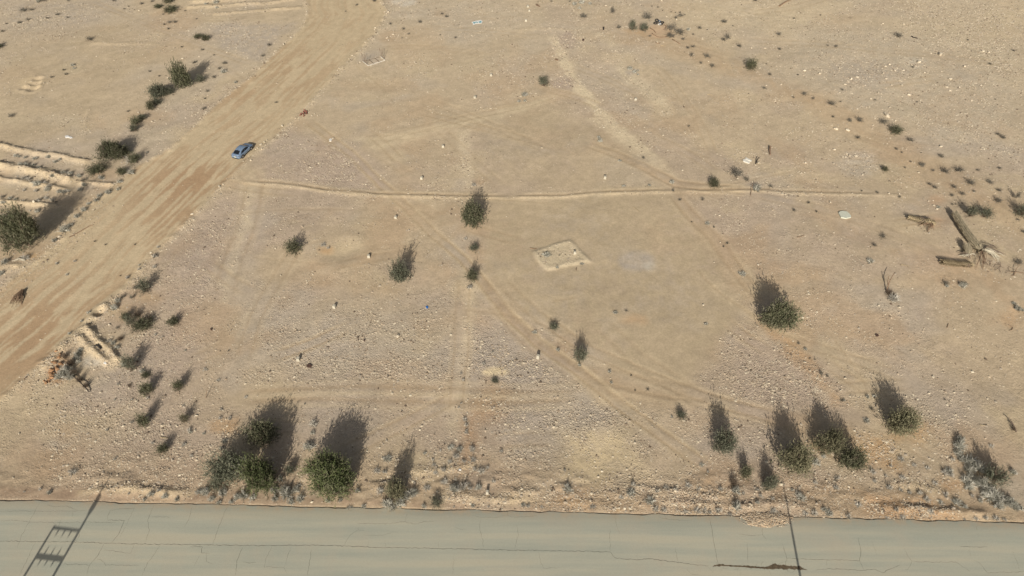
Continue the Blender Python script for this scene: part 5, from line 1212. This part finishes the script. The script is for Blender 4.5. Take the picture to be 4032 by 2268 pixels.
stick('stick', 3, 2, [(565, 1218), (610, 1198)], 6, 'wood', 'dark stick above the right roadside clump of trees', 'stick')
stick('stick', 3, 2, [(2515, 250), (2520, 252)], 5, 'wood', 'tiny twig end near the right border', 'twig')
stick('stick', 2, 0, [(1500, 458), (1545, 466)], 7, 'palewood', 'pale stick below the hoses near the top', 'stick')
stick('stick', 2, 0, [(1965, 944), (2018, 956)], 7, 'palewood', 'long pale stick lying on the upper right slope', 'stick')
stick('stick', 2, 1, [(1225, 635), (1285, 685)], 5, 'palewood', 'thin pale stick on bare sand right of the centre', 'stick')
stick('stick', 2, 1, [(652, 1244), (643, 1256), (650, 1270)], 7, 'rust', 'small curved dark piece below the square sand pad', 'scrap')
stick('stick', 2, 1, [(180, 1045), (215, 1050), (250, 1052)], 7, 'wood', 'dark twig at the upper left corner of the square pad', 'twig')
stick('stick', 2, 1, [(2398, 522), (2415, 430)], 6, 'wood', 'thin dark post leaning beside a grey shrub', 'post', rise=[0, .6])
stick('stick', 0, 2, [(2072, 1110), (2105, 1035)], 6, 'wood', 'thin leaning stick in open ground at lower left', 'stick', rise=[0, .7])
stick('stick', 0, 2, [(245, 925), (285, 888)], 12, 'wood', 'short dark log at the stony edge of the dirt road', 'log')
# pipes bent in arcs round the red pit
def hz(x, y): return (2560 + x / 12.075, 60 + y / 12.075)
def pipe(pts, label):
    P = [atP(hz(*p), .09) for p in pts]; o0 = P[0].copy(); q = MB(); q.tube([p - o0 for p in P], .085, 6)
    o = link('bent_pipe', q.mesh('bent_pipe', M['hose'], True), o0); tag(o, label, 'pipe', 'brown pipes round the bare red patch')
pipe([(0, 635), (70, 665), (140, 710), (200, 770), (240, 820), (270, 870)], 'bent brown pipe left of the bare red patch')
pipe([(600, 490), (680, 480), (725, 520), (750, 570), (730, 630), (690, 665), (625, 690)], 'hooked brown pipe curling below the tyres')
pipe([(85, 880), (140, 930), (230, 970), (320, 1030), (430, 1058), (540, 1065), (660, 1052), (780, 1030)], 'long curved brown pipe under the bare red patch')
pipe([(1050, 1150), (1150, 1210), (1250, 1265), (1340, 1320), (1430, 1385)], 'straight brown pipe lower right of the bare red patch')
pipe([(270, 1290), (320, 1345), (400, 1358), (480, 1330)], 'short curled brown pipe below the other pipes')
def torus(p, R0, r0, rot, label):
    V = []; F = []; n, k = 16, 8
    for i in range(n):
        for j in range(k):
            a, b = 2 * math.pi * i / n, 2 * math.pi * j / k
            V.append(((R0 + r0 * math.cos(b)) * math.cos(a), (R0 + r0 * math.cos(b)) * math.sin(a), r0 * .85 * math.sin(b)))
            F.append((i * k + j, ((i + 1) % n) * k + j, ((i + 1) % n) * k + (j + 1) % k, i * k + (j + 1) % k))
    o = link('old_tyre', newmesh('old_tyre', V, F, M['tyre'], smooth=True), p, rot=rot); tag(o, label, 'tyre', 'old tyres dumped above the red patch')
torus(atP(hz(560, 370), .12), .42, .15, (0, 0, 0), 'rightmost old tyre lying flat with sand in its middle')
torus(atP(hz(490, 440), .15), .42, .15, (.25, .1, 0), 'old tyre half under the rightmost one')
torus(atP(hz(255, 400), .12), .40, .16, (.1, -.15, 0), 'lowest left old tyre of the dumped heap')
torus(atP(hz(315, 300), .25), .36, .14, (.5, .2, 0), 'tilted old tyre at the top left of the dumped heap')
piece('white_sack', 2, 0, [(1470, 250), (1476, 235), (1482, 222), (1476, 215), (1500, 250), (1490, 256)], .25, 'white', 'white sack wedged between the old tyres', 'sack')
piece('grey_cloth', 2, 0, [(1465, 215), (1480, 208), (1500, 225), (1495, 232), (1478, 228)], .2, 'paint', 'grey cloth behind the old tyres', 'cloth')
# red bricks and their pale neighbours
root = None
for i in range(14):
    a = rnd.uniform(0, 6.28); q = rnd.random() ** .5
    p = at(1, 0, 482 + 42 * q * math.cos(a), 1148 + 32 * q * math.sin(a)); z = .1 + .18 * (1 - q)
    mb = MB(); mb.box((0, 0, 0), (.34, .20, .15))
    if i == 0: bm0 = mb.mesh('red_brick', M['brick'])
    o = link('red_brick', bm0, (p.x, p.y, p.z + z), rot=(rnd.uniform(-.4, .4), rnd.uniform(-.4, .4), rnd.uniform(0, 3)))
    tag(o, 'red brick in the tumbled pile at the right edge of the dirt road', 'brick', 'red bricks tumbled beside the dirt road')
# rotten log (top right), standing rusty drum piece
stick('rotten_log', 3, 0, [(112, 68), (150, 42), (185, 22), (240, 0), (262, -14)], 16, 'wood', 'long rotten log lying at the very top right of centre', 'log', z=.12)
q = stick('rotten_log', 3, 1, [(18, 40), (14, 75), (22, 110)], 20, 'wood', 'short broken dark log beyond the two white beams', 'log', z=.15, rise=[.3, .2, 0])
stick('burnt_log', 3, 0, [(1442, 372), (1460, 382), (1505, 390)], 13, 'black', 'short burnt log beside a dry shrub at upper right', 'log', z=.1)
stick('burnt_log', 2, 1, [(2452, 200), (2465, 170), (2480, 160)], 12, 'black', 'charred branch leaning by a white rock at right', 'branch', z=.1, rise=[0, .4, .6])
stick('burnt_log', 0, 2, [(720, 880), (780, 925), (840, 985), (900, 1045)], 13, 'black', 'charred crooked log below the burnt brush heap at lower left', 'log', z=.15, rise=[.3, .1, .3, 0])
batch(0, 2, 'b', '790,960,90;850,1010,80;740,900,100;690,800,110;650,720,80')
stick('burnt_log', 0, 2, [(980, 590), (1010, 605), (1020, 625)], 22, 'black', 'small black stump between the twin banks', 'stump', z=.2)
# orange clods of the burnt heap
g = np.random.default_rng(77)
for i in range(26):
    f = g.random(); x = 640 - 150 * f + g.normal(0, 45); y = 680 + 230 * f + g.normal(0, 30)
    p = at(0, 2, x, y); s_ = g.uniform(.18, .42)
    if i == 0: cl = RK[0].copy(); cl.materials.clear(); cl.materials.append(mat('orange_clod', (.30, .175, .095), 1, var=.2, objvar=.25, bump=.6, bscale=6))
    o = link('soil_clod', cl, (p.x, p.y, p.z + s_ * .3), g.random() * 6, s_); tag(o, 'orange brown clod of dug soil beside the burnt brush heap', 'clod', 'orange clods beside the burnt brush')

# ------------------------------------------------------------------ fallen palms
def bp_(x, y): return (3560 + x / 4.996, 820 + y / 4.996)
def palm_log(pts, r0, r1, lift, m, label, stub=.32, name='palm_trunk', leafn=0, seedn=1, lay=0.55):
    P = [atP(bp_(*p)) for p in pts]; org = P[0].copy(); N_ = len(P)
    L = []; 
    for i, p in enumerate(P):
        f = i / (N_ - 1); rr = r0 + (r1 - r0) * f; L.append((p - org + Vector((0, 0, rr * .85 + lift * (1 - f))), rr))
    root = link(name, None, org)
    q = MB(); q.tube([a for a, _ in L], [b * .72 for _, b in L], 10); link('core', q.mesh('core', M[m]), parent=root)
    gg = random.Random(seedn); q = MB(); total = sum((L[i + 1][0] - L[i][0]).length for i in range(N_ - 1)); s = 0; k = 0
    for i in range(N_ - 1):
        a, ra = L[i]; b, rb = L[i + 1]; dl = (b - a).length; t = (b - a).normalized(); u = t.cross(Vector((0, 0, 1))).normalized(); w = u.cross(t)
        n = max(1, int(dl / .16))
        for j in range(n):
            f = j / n; c0 = a.lerp(b, f); rr = ra + (rb - ra) * f
            for h in range(8):
                an = 2 * math.pi * (h + .5 * (k % 2)) / 8; d0 = u * math.cos(an) + w * math.sin(an)
                ba = c0 + d0 * rr * .75; tip = ba + d0 * stub * gg.uniform(.6, 1.2) - t * stub * 1.1; sd = t.cross(d0) * .085
                q.add([ba + sd + t * .05, ba - sd + t * .05, tip - sd * .7, tip + sd * .7, ba - t * .06 + d0 * .0], [(0, 1, 2, 3), (3, 2, 4), (0, 3, 4), (1, 4, 2)])
            k += 1
    o = link('leaf_stubs', q.mesh('leaf_stubs', M[m]), parent=root); o['kind'] = 'stuff'
    tag(root, label, 'palm trunk'); return root, org, L
t1, org1, L1 = palm_log([(960, 200), (1060, 360), (1170, 530), (1290, 690), (1400, 800), (1470, 880)], .42, .62, 0.5, 'palmbark', 'long fallen palm trunk with shaggy bark lying diagonally at right', seedn=1)
t2, org2, L2 = palm_log([(730, 1120), (900, 1135), (1060, 1140), (1200, 1140), (1340, 1150)], .27, .34, .35, 'palewood', 'short straight pale palm log with slanting scars below the diagonal trunk', seedn=2)
t3, org3, L3 = palm_log([(90, 225), (230, 270), (370, 300), (500, 320), (600, 350)], .24, .42, .25, 'palewood', 'short fallen palm log with frayed stubs left of the long trunk', seedn=3)
t4, org4, L4 = palm_log([(1180, 830), (1210, 900), (1250, 970)], .40, .50, .5, 'palmbark', 'dark upright palm stump leaning between the log and the long trunk', seedn=4)
def fronds(root, org, centre, n, targets, spread, Lr, up, name='frond', seedn=1, m='frond'):
    gg = random.Random(seedn)
    for i in range(n):
        tx, ty = gg.choice(targets); e = atP(bp_(tx + gg.uniform(-spread, spread), ty + gg.uniform(-spread, spread) * .6)) - org
        s0 = Vector(centre) + Vector((gg.uniform(-.2, .2), gg.uniform(-.2, .2), gg.uniform(-.15, .25))); e = s0.lerp(Vector((e.x, e.y, .05)), gg.uniform(*Lr))
        mid = s0.lerp(e, .5) + Vector((gg.uniform(-.25, .25), gg.uniform(-.2, .2), up * gg.uniform(.4, 1.2)))
        pts = [s0, s0.lerp(mid, .6) + Vector((0, 0, up * .2)), mid, mid.lerp(e, .55) + Vector((gg.uniform(-.1, .1), 0, up * .1)), e]
        q = MB(); q.tube(pts, [.05, .045, .038, .028, .015], 4); link(name, q.mesh(name, M[m]), parent=root)
c1 = L1[-1][0] + Vector((.1, -.2, .1))
fronds(t1, org1, c1, 34, [(1950, 1100), (1850, 1030), (2000, 960), (1900, 1000), (1780, 950)], 70, (.6, 1.05), .5, seedn=3)
fronds(t1, org1, c1, 16, [(1900, 850), (1820, 770), (2010, 950)], 50, (.6, 1.0), .7, seedn=4, m='bark')
fronds(t1, org1, c1, 12, [(1370, 1240), (1540, 1230), (1560, 1310), (1480, 1150)], 40, (.6, 1.0), .4, seedn=5, m='wood')
fronds(t1, org1, c1, 12, [(1600, 1050), (1500, 950), (1700, 900)], 60, (.5, 1.), .6, seedn=6, m='palmbark')
c4 = L4[-1][0]
fronds(t4, org4, c4, 18, [(960, 900), (1080, 880), (1060, 1000), (1380, 960), (1350, 900), (1300, 1060), (1200, 1060)], 40, (.6, 1.), .35, seedn=7, m='bark')
fronds(t4, org4, c4, 7, [(1050, 960), (1100, 1000), (1400, 960)], 30, (.7, 1.), .3, seedn=8)
c3 = L3[-2][0]
fronds(t3, org3, L3[2][0], 16, [(250, 330), (180, 200), (420, 430), (330, 160), (480, 200)], 40, (.6, 1.), .5, seedn=21, m='bark')
fronds(t2, org2, L2[-2][0], 8, [(1250, 1180), (1150, 1190), (1330, 1220)], 25, (.5, 1.), .3, seedn=22, m='bark')
fronds(t3, org3, c3, 18, [(450, 500), (380, 410), (200, 370), (520, 420), (600, 430)], 30, (.7, 1.), .25, seedn=9, m='wood')
fronds(t3, org3, c3, 10, [(330, 180), (420, 200), (500, 240)], 30, (.4, .8), .6, seedn=10, m='palewood')
# scattered frond litter under the palm
gg = random.Random(9)
for i in range(16):
    x = gg.uniform(1560, 2100); y = 1080 + (x - 1560) * .28 + gg.uniform(-60, 90); p = atP(bp_(x, y), .05); q = MB(); a = gg.uniform(0, 3.1)
    L = gg.uniform(.5, 1.5); dv = Vector((math.cos(a), math.sin(a), 0)) * L
    q.tube([-dv * .5, Vector((0, 0, gg.uniform(.05, .35))) + Vector((-dv.y, dv.x, 0)) * .15, dv * .5], [.035, .03, .015], 4)
    o = link('fallen_frond', q.mesh('fallen_frond', M['bark'])); o.location = p; tag(o, 'thin dead frond piece littered below the palm crown', 'frond', 'frond litter under the fallen palm')
# bare forked branch with brush pile (right), forked twig at border
def forked(name, c, r, pts_list, w, m, label, cat):
    o0 = at(c, r, *pts_list[0][0][:2]); root = link(name, None, o0)
    for j, pts in enumerate(pts_list):
        q = MB(); P = [at(c, r, x, y) - o0 + Vector((0, 0, z)) for x, y, z in pts]; k = mpx(c, r, pts[0][0], pts[0][1])
        q.tube(P, [w * k / 2 * (1 - .6 * i / (len(P) - 1)) for i in range(len(P))], 5); link('branch', q.mesh('branch', M[m]), parent=root)
    tag(root, label, cat)
forked('dead_branch', 3, 2, [[(1185, 45, .1), (1190, 10, .6), (1195, -20, 1.0), (1215, -55, 1.2), (1240, -90, 1.3)], [(1190, 10, .6), (1180, -20, .8), (1180, -60, 1.2)], [(1185, 45, .1), (1220, 60, .3), (1260, 90, .2)]], 13, 'wood', 'forked dead branch sticking out of the brush pile at right', 'branch')
o = plant(3, 2, 1275, 165, 150, None, 'w', 1.0, label='heap of dark dead brush under the forked branch at right'); o = plant(3, 2, 1230, 100, 120, None, 'b', .9, label='twiggy part of the brush heap beside the forked branch')
forked('dead_branch', 3, 1, [[(2470, 1325, .05), (2480, 1280, .4), (2510, 1245, .6)], [(2440, 1298, .05), (2500, 1300, .1), (2576, 1310, .05)], [(2470, 1325, .05), (2460, 1330, .05), (2440, 1335, .03)]], 8, 'wood', 'forked dead branch at the right border beyond the palm fronds', 'branch')
forked('dead_branch', 3, 2, [[(2500, 1449, .05), (2455, 1380, .3), (2425, 1340, .4), (2390, 1312, .4)], [(2455, 1380, .3), (2430, 1370, .3)]], 16, 'bark', 'dark bare branch near the lower right border', 'branch')
# bundle of cut branches lying on the dirt road
o0 = at(0, 2, 235, 35); root = link('branch_bundle', None, o0)
for i in range(34):
    e = at(0, 2, rnd.uniform(70, 225) , rnd.uniform(135, 195)); e = e - o0; f = rnd.uniform(.7, 1.05)
    q = MB(); m1 = Vector((e.x * .5 + rnd.uniform(-.2, .2), e.y * .5 + rnd.uniform(-.1, .1), rnd.uniform(.15, .5)))
    q.tube([Vector((rnd.uniform(-.2, .2), rnd.uniform(-.15, .15), rnd.uniform(.1, .45))), m1, Vector((e.x * f, e.y * f, .05))], [.05, .04, .02], 4); link('branch', q.mesh('branch', M['wood']), parent=root)
tag(root, 'fan shaped bundle of cut dark branches lying on the dirt road', 'branches')
# frond debris at far left
o0 = at(0, 1, 190, 1185); root = link('cut_fronds', None, o0)
for i in range(12):
    a = at(0, 1, 130 + rnd.uniform(-15, 40), 1180 + rnd.uniform(-14, 22)) - o0; b = at(0, 1, 258 + rnd.uniform(-20, 5), 1168 + rnd.uniform(-8, 18)) - o0
    q = MB(); q.tube([a + Vector((0, 0, .1)), (a + b) / 2 + Vector((0, 0, rnd.uniform(.2, .5))), b + Vector((0, 0, .1))], [.02, .04, .05], 4); link('frond', q.mesh('frond', M['frond' if i % 3 else 'bark']), parent=root)
tag(root, 'bundle of cut fronds lying under the big tree at left edge', 'fronds')

# ------------------------------------------------------------------ roadside poles (standing south of the asphalt, their shadows fall across it)
SD = Vector((math.sin(R(SH_AZ)), math.cos(R(SH_AZ)), 0)); K = 1 / math.tan(R(SUN_EL))
def gp(x, y): return Vector((*G(x, y), 0))
tip = gp(442, 1865); hmain = 12.2
base = tip - SD * hmain * K
def hgt_of(p): return ((p - base).dot(SD)) / K
root = link('power_line_pole', None, base)
q = MB(); q.tube([(0, 0, -.5), (0, 0, hmain * .86), (0, 0, hmain)], [.17, .12, .05], 10); link('main_pole', q.mesh('main_pole', M['polem']), parent=root)
hb = hgt_of(gp(389, 1965)); q = MB(); q.tube([(0, 0, hb - .9), (0, 0, hb - .6), (0, 0, hb + .2), (0, 0, hb + .6)], [.16, .26, .24, .06], 8); link('insulator', q.mesh('insulator', M['polem']), parent=root)
e1R, e1L = gp(313, 2086), gp(196, 2100); e2R, e2L = gp(250, 2198), gp(132, 2210)
h1, h2 = hgt_of(e1R), hgt_of(e2R)
off = e1L - e1R; off = Vector((off.x, off.y, 0)); hL = h1 + 0.0
off2 = off - SD * off.dot(SD)            # sideways step to the second pole
q = MB(); q.tube([off2 + Vector((0, 0, -.5)), off2 + Vector((0, 0, h1 + .1))], [.16, .12], 10); link('second_pole', q.mesh('second_pole', M['polem']), parent=root)
for hh_, rr, ins in ((h1, .09, (-.5,)), (h2, .15, (.62, -.5))):
    q = MB(); q.tube([Vector((0, 0, hh_)), off2 + Vector((0, 0, hh_))], rr, 6); link('crossarm', q.mesh('crossarm', M['polem']), parent=root)
    for s in ins:
        for f in (.28, .52, .76):
            c0 = off2 * f + Vector((0, 0, hh_)); q = MB(); q.tube([c0, c0 + Vector((0, 0, s * .5)), c0 + Vector((0, 0, s))], [.10, .08, .02], 6); link('insulator', q.mesh('insulator', M['polem']), parent=root)
tag(root, 'twin power line pole whose shadow crosses the asphalt at lower left', 'power pole')
tip2 = gp(3080, 1885); h2_ = 12.0; b2 = tip2 - SD * h2_ * K
root = link('street_pole', None, b2); q = MB(); q.tube([(0, 0, -.5), (0, 0, h2_ * .7), (0, 0, h2_)], [.15, .12, .06], 10); link('pole', q.mesh('pole', M['polem']), parent=root)
tag(root, 'single pole whose thin shadow crosses the asphalt at lower right', 'pole')

# ------------------------------------------------------------------ labels that single things out
LMK = [('silver car', D(613, 377)), ('metal frame', D(938, 150)), ('teal printed board', D(1200, 57)), ('old tyres', D(1655, 57)), ('square sand pad', D(1410, 640)), ('half round slab', D(2124, 543)),
       ('long palm trunk', D(2440, 590)), ('straight palm log', D(2400, 662)), ('white beams', D(1882, 405)), ('furrow banks', D(110, 450)), ('big left-edge tree', D(60, 590)), ('branch bundle', D(45, 750)),
       ('twin banks', D(250, 865)), ('burnt brush heap', D(165, 930)), ('blue scrap', D(1074, 772)), ('widest roadside tree', D(835, 1200)), ('left tree clump', D(625, 1170)), ('olive tree', D(995, 1220)),
       ('tall block by the asphalt', D(1228, 1232)), ('round field tree', D(1190, 540)), ('narrow rut-side tree', D(1463, 890)), ('oval gully tree', D(1945, 795)), ('lone slope tree', D(2275, 1060)), ('right tree clump', D(2100, 1130)),
       ('gravel heap', D(1910, 1302)), ('single pole shadow', D(1975, 1270)), ('long pole shadow', D(250, 1230)), ('rotten top log', D(1978, 10)), ('brick pile', D(764, 288)), ('brush pile', D(2247, 745)),
       ('pale dead brush', D(2430, 1150)), ('triangular pale track', D(1420, 170)), ('white rag', D(175, 346)), ('grey slab patch', D(1605, 655)), ('top left ridges', D(700, 20)), ('upper left trees', D(430, 215)),
       ('upper right green bush', D(2250, 325)), ('stone cluster at upper right', D(2200, 190)), ('soil-filled joint', D(1930, 1425)), ('wispy tree', D(2480, 1180))]
used = {}
def rel(dx, dy):
    a = math.degrees(math.atan2(-dy, dx)) % 360
    return ['right of', 'above and right of', 'above', 'above and left of', 'left of', 'below and left of', 'below', 'below and right of'][int(((a + 22.5) % 360) // 45)]
def dist_word(d): return 'touching distance' if d < 0 else ('right beside' if d < 45 else ('close' if d < 110 else ('a little way' if d < 210 else 'far')))
cand = []
for o, lab, pos in THINGS:
    ds = sorted((math.hypot(pos[0] - l[1][0], pos[1] - l[1][1]), i) for i, l in enumerate(LMK))
    d0, i0 = ds[0]; l0 = LMK[i0]; d1, i1 = ds[1]; l1 = LMK[i1]
    r0 = rel(pos[0] - l0[1][0], pos[1] - l0[1][1]); w = dist_word(d0)
    if w == 'right beside': t = f'{lab} close {r0} the {l0[0]}'
    elif w == 'close': t = f'{lab} just {r0} the {l0[0]}'
    elif w == 'a little way': t = f'{lab} {r0} the {l0[0]}'
    else: t = f'{lab} well {r0} the {l0[0]}'
    cand.append([o, t, pos, l1[0]])
def groups():
    gdict = {}
    for c in cand: gdict.setdefault(c[1], []).append(c)
    return gdict
ORD = ['', 'second', 'third', 'fourth', 'fifth', 'sixth', 'seventh', 'eighth', 'ninth', 'tenth', 'eleventh', 'twelfth', 'thirteenth', 'fourteenth', 'fifteenth']
taken = {o_['label'] for o_ in bpy.data.objects if 'label' in o_.keys()}
for t, L in list(groups().items()):
    if len(L) == 1 and t not in taken: taken.add(t); L[0][0]['label'] = t; continue
    sub = {}
    for c in L: sub.setdefault(t + ', towards the ' + c[3], []).append(c)
    for t2, L2 in sub.items():
        if len(L2) == 1 and len(t2.split()) <= 16 and t2 not in taken: taken.add(t2); L2[0][0]['label'] = t2; L2[0][1] = None
    rest = sorted([c for c in L if c[1] is not None], key=lambda c: c[2][0]); n = len(rest)
    for i, c in enumerate(rest):
        pre = ('left' if i == 0 else 'right') if n == 2 else ('leftmost' if i == 0 else ('rightmost' if i == n - 1 else ORD[min(i, 14)]))
        lb = (pre + ' ' + t) if n == 2 or i in (0, n - 1) else (pre + ' from left: ' + t)
        if n == 1: lb = 'another ' + t
        taken.add(lb); c[0]['label'] = ' '.join(lb.split()[:16])
print('things', len(THINGS), 'objects', len(bpy.data.objects))
